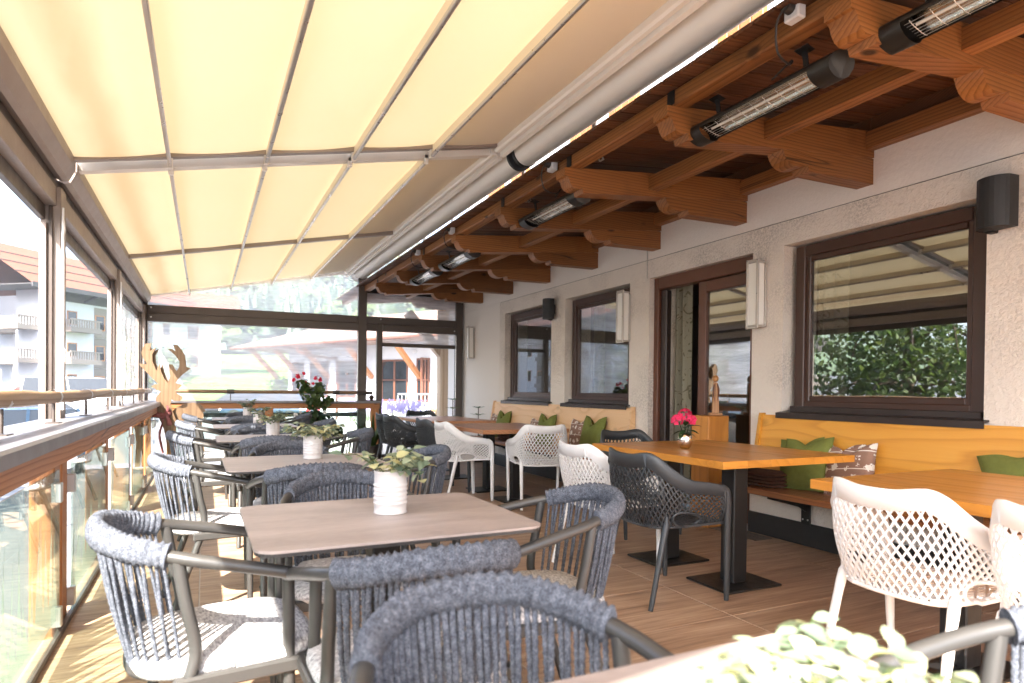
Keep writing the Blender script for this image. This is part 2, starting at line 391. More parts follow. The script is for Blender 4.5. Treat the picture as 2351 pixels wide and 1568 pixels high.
# leaves
def leafmat(name, c1, c2, c3, sc=1.0, tr=.3, edge=None):
    t = NT(name); oi = t.new('ObjectInfo'); g = t.new('NewGeometry')
    rnd = t.math('FRACT', t.math('ADD', oi.outputs['Random'], g.outputs['Random Per Island']))
    n = t.noise(t.coord((1,1,1)), 30*sc, 3)
    c = t.ramp(t.math('MULTIPLY_ADD', n, .35, t.math('MULTIPLY', rnd, .7)), [(.15, c1), (.5, c2), (.85, c3)])
    df = t.new('BsdfPrincipled', Base__Color=c, Roughness=.5); tl = t.new('BsdfTranslucent', Color=c)
    surf(t, shader_mix(t, tr, df, tl)); return t
leafmat('leaf_green', (.03,.06,.012), (.06,.105,.02), (.1,.15,.035))
leafmat('leaf_variegated', (.12,.175,.12), (.23,.29,.19), (.42,.46,.3))
leafmat('leaf_yellow', (.45,.43,.2), (.52,.5,.26), (.6,.59,.4))
leafmat('leaf_dark', (.01,.03,.008), (.02,.05,.014), (.035,.075,.02))
leafmat('tree_leaf', (.03,.06,.015), (.07,.12,.025), (.13,.17,.04), .2, .5)
leafmat('conifer', (.018,.04,.02), (.03,.06,.028), (.05,.085,.035), .05, .1)
leafmat('broadleaf_far', (.05,.09,.02), (.08,.13,.03), (.13,.17,.05), .05, .2)
# printed cushion: brown with white stags, hearts and fir trees (flat print: repeated motifs)
t = NT('deer_print'); v = t.coord((1,1,1))
sep = t.new('SeparateXYZ'); t.put(sep.inputs[0], v)
br = t.new('TexVoronoi', Scale=13.0); t.put(br.inputs['Vector'], t.coord((1,1.0,0))); br.inputs['Randomness'].default_value = .35
mot = t.ramp(t.math('MULTIPLY_ADD', t.noise(v, 70, 2), .55, br.outputs['Distance']), [(.58, (1,)*3), (.61, (0,)*3)])
row = t.math('FRACT', t.math('MULTIPLY', sep.outputs['Y'], 8.0))
line = t.ramp(row, [(.04, (1,)*3), (.06, (0,)*3)])
f = t.math('MAXIMUM', mot, line)
t.set(Base__Color=t.mix(f, (.27,.15,.105), (.78,.7,.62)), Roughness=.9)
# curtain with a scrolling vine
t = NT('curtain'); v = t.coord((1,1,1)); w = t.new('TexWave', Scale=3.2, Distortion=9.0, Detail=2.0); t.put(w.inputs['Vector'], v)
n = t.noise(v, 9, 2, .5, 2.5)
c = t.mix(t.ramp(n, [(.6, (0,)*3), (.62, (1,)*3)]), (.4,.375,.29), (.22,.2,.14))
df = t.new('BsdfDiffuse', Color=c); tl = t.new('BsdfTranslucent', Color=c); surf(t, shader_mix(t, .35, df, tl))
t = plain('silver', (.8,.7,.62), .18, 1, .05, 6); 
t = plain('reflector', (.8,.79,.76), .18, 1, .1, 30, .5, .5, 40)
t = NT('opal'); t.set(Base__Color=(.85,.83,.78), Roughness=.4); t.b.inputs['Subsurface Weight'].default_value = 0
t = NT('lamp_glow'); e = t.new('Emission', Color=(1,.86,.62)); e.inputs['Strength'].default_value = 6; surf(t, e)
plain('interior', (.16,.12,.1), .8)
plain('interior_wood', (.09,.045,.022), .6)
MATS['shingle'] = None
wood('shingle', (.07,.04,.025), (.14,.085,.05), (.22,.14,.09), 'X', 30, .2, .8)

# ================================================================== SETTING: floor
WX = 4.08                                   # face of the house wall
floor = MB().box(-.66, WX, -1.6, 10.44, -.25, -.0022).build('floor', 'grout'); tag(floor, kind='structure')
TX = [-.64, -.018, 1.2, 2.443, 3.703, 4.07]
base = None
row_y = [2.433+.523*k for k in range(-8, 16)]
tile_mesh = {}
for i in range(len(TX)-1):
    for j in range(len(row_y)-1):
        y0, y1 = row_y[j]+.0025, row_y[j+1]-.0025
        x0, x1 = TX[i]+.0032, TX[i+1]-.0032
        ymax = 10.43
        if y0 > ymax-.05: continue
        y1 = min(y1, ymax)
        k = (i, round(y1-y0, 3))
        if k not in tile_mesh:
            me = MB().bbox(-(x1-x0)/2, (x1-x0)/2, -(y1-y0)/2, (y1-y0)/2, -.008, 0, .0012).mesh('floor_tile'); tile_mesh[k] = me
        o = link('floor_tile', tile_mesh[k], 'tile', floor); o.location = ((x0+x1)/2, (y0+y1)/2, R.uniform(-.0004, .0004))
# drain grate by the wall
g = MB()
for k in range(14): g.box(3.84, 4.02, 3.6+k*.036, 3.6+k*.036+.02, .0012, .004)
for q in (3.84, 3.93, 4.012): g.box(q, q+.008, 3.6, 4.1, .0005, .005)
g.build('drain_grate', 'drain', floor)

# ================================================================== house
house = thing('house', 'cream plastered house wall with brown windows under a timber roof overhang', 'house', (WX, 5, 0))
def hp(mb, name, mat, parent=None):
    o = mb.build(name, mat, house if parent is None else parent)
    if parent is None: o.location = -Vector((WX, 5, 0))
    return o
YN, YF = -3.2, 12.6
OPEN = [(2.14, 3.58, .97, 2.30), (3.89, 5.25, 0, 2.30), (5.58, 6.93, .97, 2.30), (7.28, 8.71, .97, 2.30)]   # window 1, door, window 2, window 3
RV = .16                                     # depth of the reveals
def wall_with_holes(mb, y0, y1, z0, z1, holes, x0, x1):
    ys = sorted({y0, y1, *[h[0] for h in holes], *[h[1] for h in holes]}); zs = sorted({z0, z1, *[max(z0, h[2]) for h in holes], *[min(z1, h[3]) for h in holes]})
    ys = [q for q in ys if y0 <= q <= y1]; zs = [q for q in zs if z0 <= q <= z1]
    solid = lambda a, b, c, d: not any(h[0] < (a+b)/2 < h[1] and h[2] < (c+d)/2 < h[3] for h in holes)
    fs = 0
    for i in range(len(ys)-1):
        for j in range(len(zs)-1):
            if not solid(ys[i], ys[i+1], zs[j], zs[j+1]): continue
            mb.add([(x0,ys[i],zs[j]),(x0,ys[i],zs[j+1]),(x0,ys[i+1],zs[j+1]),(x0,ys[i+1],zs[j])], [(0,1,2,3)])
            mb.add([(x1,ys[i],zs[j]),(x1,ys[i],zs[j+1]),(x1,ys[i+1],zs[j+1]),(x1,ys[i+1],zs[j])], [(3,2,1,0)])
    for h in holes:
        a, b, c, d = max(h[0], y0), min(h[1], y1), max(h[2], z0), min(h[3], z1)
        mb.add([(x0,a,c),(x1,a,c),(x1,a,d),(x0,a,d)], [(0,1,2,3)]); mb.add([(x0,b,c),(x1,b,c),(x1,b,d),(x0,b,d)], [(3,2,1,0)])
        if d < z1: mb.add([(x0,a,d),(x1,a,d),(x1,b,d),(x0,b,d)], [(0,1,2,3)])
        if c > z0: mb.add([(x0,a,c),(x1,a,c),(x1,b,c),(x0,b,c)], [(3,2,1,0)])
# lower render (with worn surround), groove, upper render standing 6 mm back in a shadow line
mb = MB(); wall_with_holes(mb, YN, 8.9, 0, 2.485, OPEN, WX, WX+.38)
mb.box(WX, WX+.38, YN-.01, YN, 0, 2.485); mb.add([(WX,YN,2.485),(WX+.1,YN,2.485),(WX+.1,8.9,2.485),(WX,8.9,2.485)], [(0,1,2,3)]); mb.add([(WX,8.9,0),(WX+.1,8.9,0),(WX+.1,8.9,2.485),(WX,8.9,2.485)], [(0,1,2,3)])
hp(mb, 'wall', 'plaster')
mb = MB().box(WX+.008, WX+.37, 8.905, 11.2, 0, 2.49).box(WX+.008, WX+.37, YN, 11.2, 2.493, 3.05)
hp(mb, 'wall', 'plaster_smooth')
hp(MB().box(WX+.014, WX+.3, YN, 8.905, 2.48, 2.4935), 'groove', 'plinth')
hp(MB().tube([(WX-.001, 5.29, 2.60), (WX-.001, 5.288, 2.5), (WX-.001, 5.285, 2.3)], .005, 6), 'cable', 'lamp_frame')
mb = MB()
for a, b in ((YN, 3.89), (5.25, 11.0)): mb.bbox(WX-.022, WX+.02, a, b, 0, .17, .006)
hp(mb, 'plinth', 'plinth')
# windows
def window(y0, y1, z0, z1, door=False):
    xf = WX+.075
    if not door:
        w = MB(); F = .085
        for (a, b, c, d) in ((y0, y0+F, z0, z1), (y1-F, y1, z0, z1), (y0+F, y1-F, z1-F, z1), (y0+F, y1-F, z0, z0+F)): w.bbox(xf, xf+.07, a, b, c, d, .006)
        wo = hp(w, 'window', 'window_wood')
        s = MB(); S = .05
        a0, a1, c0, c1 = y0+F-.012, y1-F+.012, z0+F-.012, z1-F+.012
        for (a, b, c, d) in ((a0, a0+S, c0, c1), (a1-S, a1, c0, c1), (a0+S, a1-S, c1-S, c1), (a0+S, a1-S, c0, c0+S)): s.bbox(xf+.018, xf+.062, a, b, c, d, .006)
        s.build('sash', 'window_wood', wo)
        p = MB().box(xf+.04, xf+.046, a0+S-.006, a1-S+.006, c0+S-.006, c1-S+.006).build('pane', 'window_glass', wo)
        sl = MB().prism([(0,.0),(.17,.025),(.17,.038),(-.005,.012),(-.005,-.03),(0,-.03)], (WX-.05, y0-.06, z0-.02), (1,0,0), (0,0,1), (0,1,0), y1-y0+.12).build('sill', 'sill_metal', wo)
        MB().bbox(WX+.03, xf+.01, y0, y1, z0-.004, z0+.045, .004).build('sill_board', 'sill_metal', wo)
        return wo
for k in (0, 2, 3):
    y0, y1, z0, z1 = OPEN[k]; window(y0+.03, y1-.05, z0+.03, z1-.02)
# sliding terrace door: fixed leaf near, opening far with folded leaf edge
y0, y1, z0, z1 = OPEN[1]; xf = WX+.06
d = MB()
for (a, b, c, e) in ((y0, y0+.05, 0, z1), (y1-.07, y1, 0, z1), (y0+.05, y1-.07, z1-.12, z1)): d.bbox(xf, xf+.11, a, b, c, e, .006)
door = hp(d, 'door', 'window_wood_red')
l = MB(); a0, a1 = y0+.05, 4.62
for (a, b, c, e) in ((a0, a0+.05, .03, z1-.13), (a1-.1, a1, .03, z1-.13), (a0+.05, a1-.1, z1-.23, z1-.13), (a0+.05, a1-.1, .03, .16)): l.bbox(xf+.02, xf+.075, a, b, c, e, .006)
l.build('door_leaf', 'window_wood_red', door)
MB().box(xf+.045, xf+.05, a0+.045, a1-.095, .155, z1-.225).build('pane', 'window_glass', door)
MB().bbox(xf+.03, xf+.1, 5.09, 5.18, .03, z1-.13, .01).build('folded_leaf', 'sill_metal', door)
MB().bbox(WX-.01, xf+.12, y0, y1, -.004, .012, .003).build('threshold', 'steel', door)
# dark rooms behind the glass
mb = MB()
x0, x1, ya, yb, za, zb = WX+.39, 9.0, YN, 11.2, 0, 2.9
mb.add([(x0,ya,za),(x1,ya,za),(x1,yb,za),(x0,yb,za)], [(0,1,2,3)]).add([(x0,ya,zb),(x1,ya,zb),(x1,yb,zb),(x0,yb,zb)], [(3,2,1,0)])
mb.add([(x1,ya,za),(x1,yb,za),(x1,yb,zb),(x1,ya,zb)], [(0,1,2,3)]).add([(x0,ya,za),(x1,ya,za),(x1,ya,zb),(x0,ya,zb)], [(3,2,1,0)]).add([(x0,yb,za),(x1,yb,za),(x1,yb,zb),(x0,yb,zb)], [(0,1,2,3)])
hp(mb, 'interior_room', 'interior')
def curtain(ya, yb, x, z0, z1, lab):
    n = 40
    fn = lambda u, v: Vector((x+.028*math.sin(u*(yb-ya)*55)+.012*math.sin(u*23+v*2), ya+(yb-ya)*(u+.03*math.sin(v*3+u*9)*(1-v)), z0+(z1-z0)*v))
    o = MB().grid(fn, n, 8).build('curtain', 'curtain'); tag(o, lab, 'curtain', 'curtains behind the house windows'); return o
curtain(3.46, 3.74, WX+.6, .3, 2.6, 'cream curtain with vine pattern behind the largest right-hand window')
curtain(4.96, 5.22, WX+.3, .05, 2.5, 'olive vine-patterned curtain hanging in the open terrace door')
curtain(6.8, 7.05, WX+.5, .3, 2.6, 'cream curtain behind the window right of the small speaker')
curtain(8.95, 9.15, WX+.5, .3, 2.6, 'cream curtain behind the window at the far end of the wall')
o = MB().ball((0,0,0), .06, 14, 10).build('globe', 'lamp_glow')
pl = thing('pendant_lamp', 'small glowing globe lamp inside, seen through the terrace door pane', 'lamp', (5.3, 4.92, 1.62)); o.parent = pl
MB().tube([(0,0,.06),(0,0,1.26)], .006, 6).build('cord', 'black_plastic', pl)
dl = thing('ceiling_lamp', 'lit round ceiling lamp inside, seen through the largest window', 'lamp', (6.6, 4.35, 2.84))
MB().lathe([(.001,-.03),(.1,-.03),(.12,0),(.12,.05)], n=18).build('shade', 'opal', dl); MB().lathe([(.001,-.034),(.09,-.033)], n=18).build('bulb_panel', 'lamp_glow', dl)
# upper storey seen through the slit above the eaves: boarded and rendered
hp(MB().box(5.0, 5.2, YN, 12.6, 3.05, 7.0), 'upper_wall', 'hotel_white')
for k in range(14):
    y = -1.5+k*1.02
    if k % 3 != 1: 
        for q in range(4): hp(MB().bbox(4.93, 4.995, y+q*.16, y+q*.16+.145, 3.6, 6.2, .006), 'upper_board', 'larch_Z')

# ------------------------------------------------------------------ roof overhang
SL = .102                                   # rafters rise towards the wall
zb = lambda x: 2.745-(WX-x)*SL              # underside of a rafter
RY = [1.73+1.12*k for k in range(-3, 9)]    # near faces
def rafter_poly():
    """profile in (x, z above underside line) from wall to tip with ogee end"""
    H = .178; xt = 2.33
    return [(WX+.15, 0)]+[(xt+u, v) for u, v in ((.16,0),(.148,.036),(.125,.028),(.095,.03),(.065,.045),(.045,.072),(.035,.1),(.022,.116),(0,.12),(0,H))]+[(WX+.15, H)]
def corbel_poly():
    H = .172; xt = 3.2
    return [(WX+.15, 0)]+[(xt+u, v) for u, v in ((.285,0),(.27,.038),(.24,.027),(.2,.017),(.16,.016),(.12,.025),(.085,.046),(.062,.075),(.05,.105),(.034,.122),(.006,.128),(0,.133),(0,H))]+[(WX+.15, H)]
rp = MB().prism([(x-WX, z-(WX-x)*SL) for x, z in rafter_poly()], (0,0,0), (1,0,0), (0,0,1), (0,1,0), .125).mesh('rafter')
cp = MB().prism([(x-WX, z-max(0,(WX-x))*.02) for x, z in corbel_poly()], (0,0,0), (1,0,0), (0,0,1), (0,1,0), .123).mesh('corbel')
for i, y in enumerate(RY):
    a = link('rafter', rp, 'larch_X', house); a.location = (R.uniform(-.012,.012), y-5+R.uniform(-.008,.008), 2.745)
    b = link('corbel', cp, 'larch_X', house); b.location = (R.uniform(-.02,.02), y-5+.001, 2.57)
# wall plate and mid purlin between the rafters, eaves purlin on their tips
for i in range(len(RY)-1):
    a, b = RY[i]+.127, RY[i+1]-.002
    q = hp(MB().bbox(WX-.085, WX-.002, a, b, 2.79, 2.905, .004), 'wall_plate', 'larch_Y'); hp(MB().bbox(WX-.03, WX+.004, a-.129, b+.0, 2.925, 3.06, .004), 'recess_shade_board', 'soffit_wood')  # extra dark board stands in for the shade of the recess above the plate
    q = hp(MB().bbox(3.06, 3.15, a, b, zb(3.1)+.045, zb(3.1)+.15, .004), 'purlin', 'larch_Y')
cuts = [-1.2, .62, 2.86, 3.97, 5.1, 7.33, 9.6, 12.4]
for i in range(len(cuts)-1):
    hp(MB().bbox(2.36, 2.46, cuts[i]+.003, cuts[i+1]-.003, zb(2.4)+.176, zb(2.4)+.262, .008), 'eaves_purlin', 'larch_Y')
    if i: hp(MB().bbox(2.352, 2.3585, cuts[i]-.03, cuts[i]+.03, zb(2.4)+.178, zb(2.4)+.258, .002), 'strap', 'black_metal')
# soffit boards (run with the rafters) and cleft shingles at the eaves
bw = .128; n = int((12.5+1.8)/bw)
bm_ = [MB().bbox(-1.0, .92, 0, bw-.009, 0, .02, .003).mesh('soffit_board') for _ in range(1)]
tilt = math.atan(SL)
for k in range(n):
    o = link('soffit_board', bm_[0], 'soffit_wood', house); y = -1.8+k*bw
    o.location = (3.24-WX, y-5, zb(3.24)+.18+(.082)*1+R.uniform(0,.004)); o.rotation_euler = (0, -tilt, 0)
sh = [MB().bbox(0, .34, 0, w, 0, .016, .003).mesh('shingle') for w in (.085, .1, .115, .125)]
for lay in range(2):
    y = -1.8
    while y < 12.5:
        w = R.randrange(4); o = link('shingle', sh[w], 'shingle', house); x = 2.272+lay*.03+R.uniform(-.015,.015)
        o.location = (x-WX, y-5, zb(x)+.272+lay*.022+R.uniform(0,.006)); o.rotation_euler = (R.uniform(-.03,.03), -tilt+R.uniform(-.02,.03), R.uniform(-.04,.04))
        y += (.085, .1, .115, .125)[w]+R.uniform(.002,.012)
hp(MB().add([(2.35,-2,zb(2.35)+.335),(5.1,-2,zb(5.1)+.335),(5.1,12.6,zb(5.1)+.335),(2.35,12.6,zb(2.35)+.335),(2.35,-2,zb(2.35)+.35),(5.1,-2,zb(5.1)+.35),(5.1,12.6,zb(5.1)+.35),(2.35,12.6,zb(2.35)+.35)], [(0,3,2,1),(4,5,6,7),(0,1,5,4),(2,3,7,6),(3,0,4,7)]), 'roof', 'shingle')
# ================================================================== awning pergola
AZ = lambda x: 2.655+.205*x                 # cloth plane
perg = thing('awning_pergola', 'cream cloth awning on slim rails above the terrace with bronze posts on the railing side', 'awning', (-.8, 4.65, 0))
def pp(mb, name, mat, parent=None, label=None):
    o = mb.build(name, mat, perg if parent is None else parent)
    if parent is None: o.location = (.8, -4.65, 0)
    if label: o['label'] = label
    return o
BAYS = [(-.95, 1.588), (1.592, 4.61), (4.71, 10.78)]
RODS = [-.2, .37, .95, 1.53]
for bi, (ya, yb) in enumerate(BAYS):
    # cloth with a slight sag between the cross rods
    xs = [-.755]+RODS+[2.1]
    mb = MB(); cols = []
    for i in range(len(xs)-1):
        for k in range(6):
            t_ = k/6; x = xs[i]+(xs[i+1]-xs[i])*t_; cols.append((x, AZ(x)-.014*4*t_*(1-t_)))
    cols.append((xs[-1], AZ(xs[-1])))
    ny = max(2, int((yb-ya)/.4))
    vs_ = [(x, ya+(yb-ya)*j/ny, z+.004*math.sin(j*1.7+x*2)) for j in range(ny+1) for x, z in cols]
    n_ = len(cols)
    mb.add(vs_, [(j*n_+i, j*n_+i+1, (j+1)*n_+i+1, (j+1)*n_+i) for j in range(ny) for i in range(n_-1)], True)
    pp(mb, 'cloth', 'awning_cloth')
    for x in RODS:
        z = AZ(x)
        r_ = pp(MB().bbox(x-.011, x+.011, ya+.004, yb-.004, z-.085, z-.06, .004), 'cross_rod', 'rod_metal')
        f = MB().add([(x-.004, ya+.02, z-.002), (x-.004, yb-.02, z-.002), (x-.004, yb-.02, z-.062), (x-.004, ya+.02, z-.062)], [(0,1,2,3)])
        f.build('rod_pocket', 'awning_cloth', r_)
        for q in (ya, yb): MB().bbox(x-.016, x+.016, min(q, q+.03 if q == ya else q-.03), max(q, q+.03 if q == ya else q-.03), z-.092, z-.02, .004).build('rod_end_cap', 'cream_metal', r_)
# sloping guide rails across the terrace
def rail(y, w, h, dz, name, mat):
    a = Vector((-.72, y, AZ(-.72)+dz)); b = Vector((2.12, y, AZ(2.12)+dz))
    pp(MB().bar(a, b, w, h), name, mat)
rail(4.585, .05, .03, -.012, 'guide_rail', 'bronze_pale'); rail(4.66, .24, .008, .03, 'gap_cover', 'bronze_dark'); rail(4.745, .07, .05, -.022, 'guide_rail', 'cream_metal')
rail(1.59, .1, .05, -.022, 'guide_rail', 'cream_metal'); rail(7.65, .065, .04, -.03, 'guide_rail', 'bronze_pale'); rail(10.77, .05, .03, -.02, 'guide_rail', 'cream_metal')
# shelter roof over the rolled cloth (its shade falls on the cloth), rail profile, roll and cassette
for (ya, yb) in ((-.95, 4.63), (4.67, 10.8)):
    z1 = AZ(1.5)
    mb = MB().add([(1.52, ya, AZ(1.52)+.075), (2.5, ya, AZ(2.5)+.075), (2.5, yb, AZ(2.5)+.075), (1.52, yb, AZ(1.52)+.075), (1.52, ya, AZ(1.52)+.09), (2.5, ya, AZ(2.5)+.09), (2.5, yb, AZ(2.5)+.09), (1.52, yb, AZ(1.52)+.09)], [(0,3,2,1),(4,5,6,7),(0,1,5,4),(1,2,6,5),(2,3,7,6),(3,0,4,7)])
    pp(mb, 'shelter_roof', 'cream_metal')
    # profile: two-step rail, recess, roll, flat strip
    prof = [(2.055, 3.085), (2.055, 3.035), (2.068, 3.022), (2.098, 3.024), (2.100, 3.034), (2.106, 3.034), (2.108, 3.0), (2.135, 2.992), (2.15, 3.002), (2.152, 3.06), (2.055, 3.085)]
    pp(MB().prism(prof, (0, ya+.01, 0), (1,0,0), (0,0,1), (0,1,0), yb-ya-.02), 'front_rail', 'cream_metal')
    c_ = (2.318, 3.055); path = [(c_[0], ya+.03, c_[1]), (c_[0], yb-.05, c_[1])]
    ro = pp(MB().tube(path, .108, 40, True), 'cloth_roll', 'cream_metal')
    pp(MB().prism([(2.15,3.02),(2.2,3.06),(2.2,3.12),(2.15,3.12)], (0, ya+.01, 0), (1,0,0), (0,0,1), (0,1,0), yb-ya-.02), 'cassette_front', 'cream_metal')
    pp(MB().prism([(2.415,3.03),(2.425,3.02),(2.475,3.06),(2.475,3.16),(2.415,3.15)], (0, ya+.01, 0), (1,0,0), (0,0,1), (0,1,0), yb-ya-.02), 'cassette_back', 'cream_metal')
    pp(MB().prism([(2.48,3.08),(2.55,3.105),(2.55,3.2),(2.48,3.2)], (0, ya+.01, 0), (1,0,0), (0,0,1), (0,1,0), yb-ya-.02), 'rain_gutter', 'bronze_dark')
    for q in (ya+.012, yb-.045): pp(MB().tube([(c_[0], q, c_[1]), (c_[0], q+.03, c_[1])], .114, 40), 'roll_end_cap', 'black_plastic')
# bent steel brackets that carry the cassette on the eaves purlin
for y in (-.6, 1.2, 3.86, 4.98, 6.75, 7.75, 8.9, 10.1):
    b_ = MB()
    for s in (-.022, .022): 
        b_.bar((2.5, y+s, 3.1), (2.48, y+s, 2.93), .006, .012, (0,1,0)); b_.bar((2.485, y+s, 2.935), (2.56, y+s, 2.80), .006, .012, (0,1,0))
    b_.bar((2.484, y-.025, 2.935), (2.484, y+.025, 2.935), .012, .006); b_.bar((2.56, y-.025, 2.80), (2.56, y+.025, 2.80), .012, .006); b_.bar((2.5, y-.025, 3.0), (2.5, y+.025, 3.0), .006, .2)
    pp(b_, 'bracket', 'steel')
# gutter side: cream gutter, bronze head beam, roller boxes, posts
G0, G1 = -.95, 10.74
for (ya, yb) in ((-.95, 4.62), (4.66, G1)):
    pp(MB().prism([(-.82,2.47),(-.82,2.385),(-.765,2.362),(-.735,2.372),(-.702,2.44),(-.702,2.505),(-.715,2.505),(-.73,2.44),(-.76,2.39),(-.8,2.4),(-.8,2.47)], (0, ya, 0), (1,0,0), (0,0,1), (0,1,0), yb-ya), 'gutter', 'bronze_pale')
pp(MB().bbox(-.875, -.8, G0, G1, 2.322, 2.384, .003), 'head_beam', 'bronze')
PY = [1.55, 4.66, 7.58, 10.58]
for i, y in enumerate(PY):
    h = 2.384
    pp(MB().bbox(-.872, -.768, y-.075, y+.075, -1.1, 2.32, .004), 'post', 'bronze_pale')
    for s in (-1, 1):
        ye = y+s*.075
        pp(MB().bbox(-.87, -.835, min(ye, ye+s*.035), max(ye, ye+s*.035), .93, 2.1, .003), 'blind_guide', 'bronze_pale')
        pp(MB().bbox(-.826, -.806, min(ye, ye+s*.022), max(ye, ye+s*.022), .93, 2.2, .003), 'blind_guide', 'bronze')
for (a, b) in ((-.95, 1.475), (1.625, 4.585), (4.735, 7.505), (7.655, 10.5)):
    pp(MB().bbox(-.885, -.79, a, b, 2.205, 2.318, .004), 'roller_box', 'bronze_pale')
    pp(MB().bbox(-.88, -.845, a, b, 2.12, 2.2035, .003), 'blind_bar', 'bronze')
# far bay: clear roll-down film (the nearer bays are rolled up)
f = MB().grid(lambda u, v: Vector((-.862+.006*math.sin(v*19+u*4)+.004*math.sin(u*31), 7.69+2.78*u, .98+1.14*v)), 24, 18); pp(f, 'roll_down_film', 'film')
# crank rods on the posts
for y in (4.545, 7.47):
    c_ = MB().tube([(-.752, y, 2.19), (-.752, y, 2.12), (-.748, y-.004, 2.06), (-.752, y, 2.03), (-.752, y, 1.0)], [.006,.007,.011,.009,.009], 8)
    c_.bbox(-.768, -.738, y-.014, y+.014, 1.28, 1.36, .003)
    pp(c_, 'crank_rod', 'white_plastic')

# ================================================================== end screen (glazed gable side)
scr = thing('end_screen', 'bronze framed screen with clear film panes closing the far end of the terrace', 'glass screen', (0, 10.62, 0))
EY = lambda x: 10.72-.058*(x+.76)
edir = Vector((1, -.058, 0)).normalized(); enor = Vector((.058, 1, 0)).normalized()
def eb(x0, x1, z0, z1, d0, d1, name, mat, parent=None, bev=.004):
    """box in the skewed end plane: x-range, z-range, depth range (positive = towards outside)"""
    M = Matrix.Translation((0, EY(0), 0)) @ Matrix.Rotation(-math.atan(.058), 4, 'Z')
    o = MB().bbox(x0, x1, d0, d1, z0, z1, bev, M).build(name, mat, scr if parent is None else parent)
    if parent is None: o.location = (0, -10.62, 0)
    return o
eb(-.87, -.745, -.3, 2.38, -.06, .06, 'post', 'bronze'); eb(2.275, 2.41, -.3, 3.02, -.07, .07, 'post', 'bronze'); eb(2.582, 2.672, 0, 2.335, -.05, .05, 'post', 'bronze'); eb(3.945, 4.072, 0, 2.66, -.05, .05, 'post', 'bronze')
eb(-.743, 2.273, 2.222, 2.34, -.055, .055, 'beam', 'bronze'); eb(-.743, 2.273, 2.1, 2.2195, -.07, .06, 'blind_box', 'bronze')
eb(2.412, 3.943, 2.222, 2.342, -.055, .055, 'beam', 'bronze'); eb(2.674, 3.943, 2.105, 2.2195, -.062, .05, 'blind_box', 'bronze')
eb(2.412, 3.943, 2.725, 2.86, -.05, .05, 'beam', 'bronze_dark'); eb(2.674, 3.943, 1.856, 1.918, -.03, .03, 'transom', 'bronze'); eb(2.412, 2.58, 2.105, 2.2195, -.04, .04, 'beam', 'bronze')
eb(2.412, 2.58, .93, .965, -.04, .04, 'beam', 'bronze'); eb(2.674, 3.943, 0, .06, -.03, .03, 'beam', 'bronze_dark')
eb(-.743, 2.273, .692, .76, -.02, .03, 'lower_bar', 'bronze_dark')
def pane(x0, x1, z0, z1, mat, dd=0, name='pane', slope=0):
    n = 10
    fn = lambda u, v: Vector((x0+(x1-x0)*u, EY(x0+(x1-x0)*u)+dd+.003*math.sin(v*17+u*5)+.002*math.sin(u*29), z0+(z1+slope*(x1-x0)*u-z0)*v))
    o = MB().grid(fn, 14, 10).build(name, mat, scr); o.location = (0, -10.62, 0); return o
pane(-.743, 2.273, 2.34, 2.51, 'film', slope=.205, name='gable_film'); pane(-.743, 2.273, .95, 2.1, 'film', .02, 'roll_down_film')
pane(-.743, 2.273, .05, .692, 'clear_film', .02, 'lower_film'); pane(2.412, 3.943, 2.342, 2.725, 'film', name='upper_film'); pane(2.412, 2.58, .965, 2.105, 'clear_film')
pane(2.674, 3.943, 1.918, 2.105, 'film')
for x in (2.258, 3.925): 
    o = MB().tube([(x, EY(x)-.075, 2.09), (x, EY(x)-.078, 2.03), (x, EY(x)-.075, 1.99), (x, EY(x)-.075, 1.0 if x > 3 else .93)], [.006,.01,.008,.008], 8).build('crank_rod', 'steel', scr); o.location = (0, -10.62, 0)
o = MB().tube([(2.22, 10.3, 1.08), (2.46, 10.3, 1.08)], .028, 10).build('rail_stub', 'bronze', scr); o.location = (0, -10.62, 0)
o = MB().ball((2.5, EY(2.5)-.01, 1.005), .045, 10, 8).build('knob', 'window_wood', scr); o.location = (0, -10.62, 0)
for (x, z) in ((-.7, 2.3), (-.7, 2.16), (2.63, 2.3), (3.9, 2.16), (2.2, .98)):
    o = MB().tube([(x, EY(x)-.075, z), (x, EY(x)-.06, z)], .011, 8).build('bolt', 'steel', scr); o.location = (0, -10.62, 0)

# ================================================================== railing along the open side
rl = thing('railing', 'larch railing with glass panels, metal ledge and round handrail along the open side', 'railing', (-.62, 5, 0))
def rp_(mb, name, mat, parent=None):
    o = mb.build(name, mat, rl if parent is None else parent)
    if parent is None: o.location = (.62, -5, 0)
    return o
LY0, LY1 = -1.5, 10.55
for a, b in ((-1.5, 2.05), (2.055, 4.35), (4.355, 6.7), (6.705, 9.0), (9.005, LY1)):
    rp_(MB().prism([(-.86,.945),(-.86,.905),(-.855,.9),(-.855,.938),(-.525,.944),(-.519,.936),(-.519,.895),(-.513,.895),(-.513,.94),(-.523,.951)], (0,a,0), (1,0,0), (0,0,1), (0,1,0), b-a), 'ledge', 'ledge_metal')
rp_(MB().bbox(-.86, -.53, LY0, LY1, .9, .937, .003), 'ledge_core', 'bronze_dark')
rp_(MB().bbox(-.66, -.55, LY0, LY1, .80, .8985, .006), 'top_beam', 'rail_wood_Y')
WY = [-.9+1.48*k for k in range(-0, 8)]
WY = [.62, 2.13, 3.63, 5.13, 6.6, 8.08, 9.5]
for i, y in enumerate(WY):
    for s in (-1, 1):
        rp_(MB().bbox(-.7, -.605, y+s*.085-.066, y+s*.085+.066, -.05, .7985, .008), 'post', 'rail_wood_Z')
    for s in (-1, 1):
        for z in (.66, .1): rp_(MB().bbox(-.612, -.572, y+s*.165-.02, y+s*.165+.02, z-.045, z+.045, .004), 'glass_clamp', 'steel')
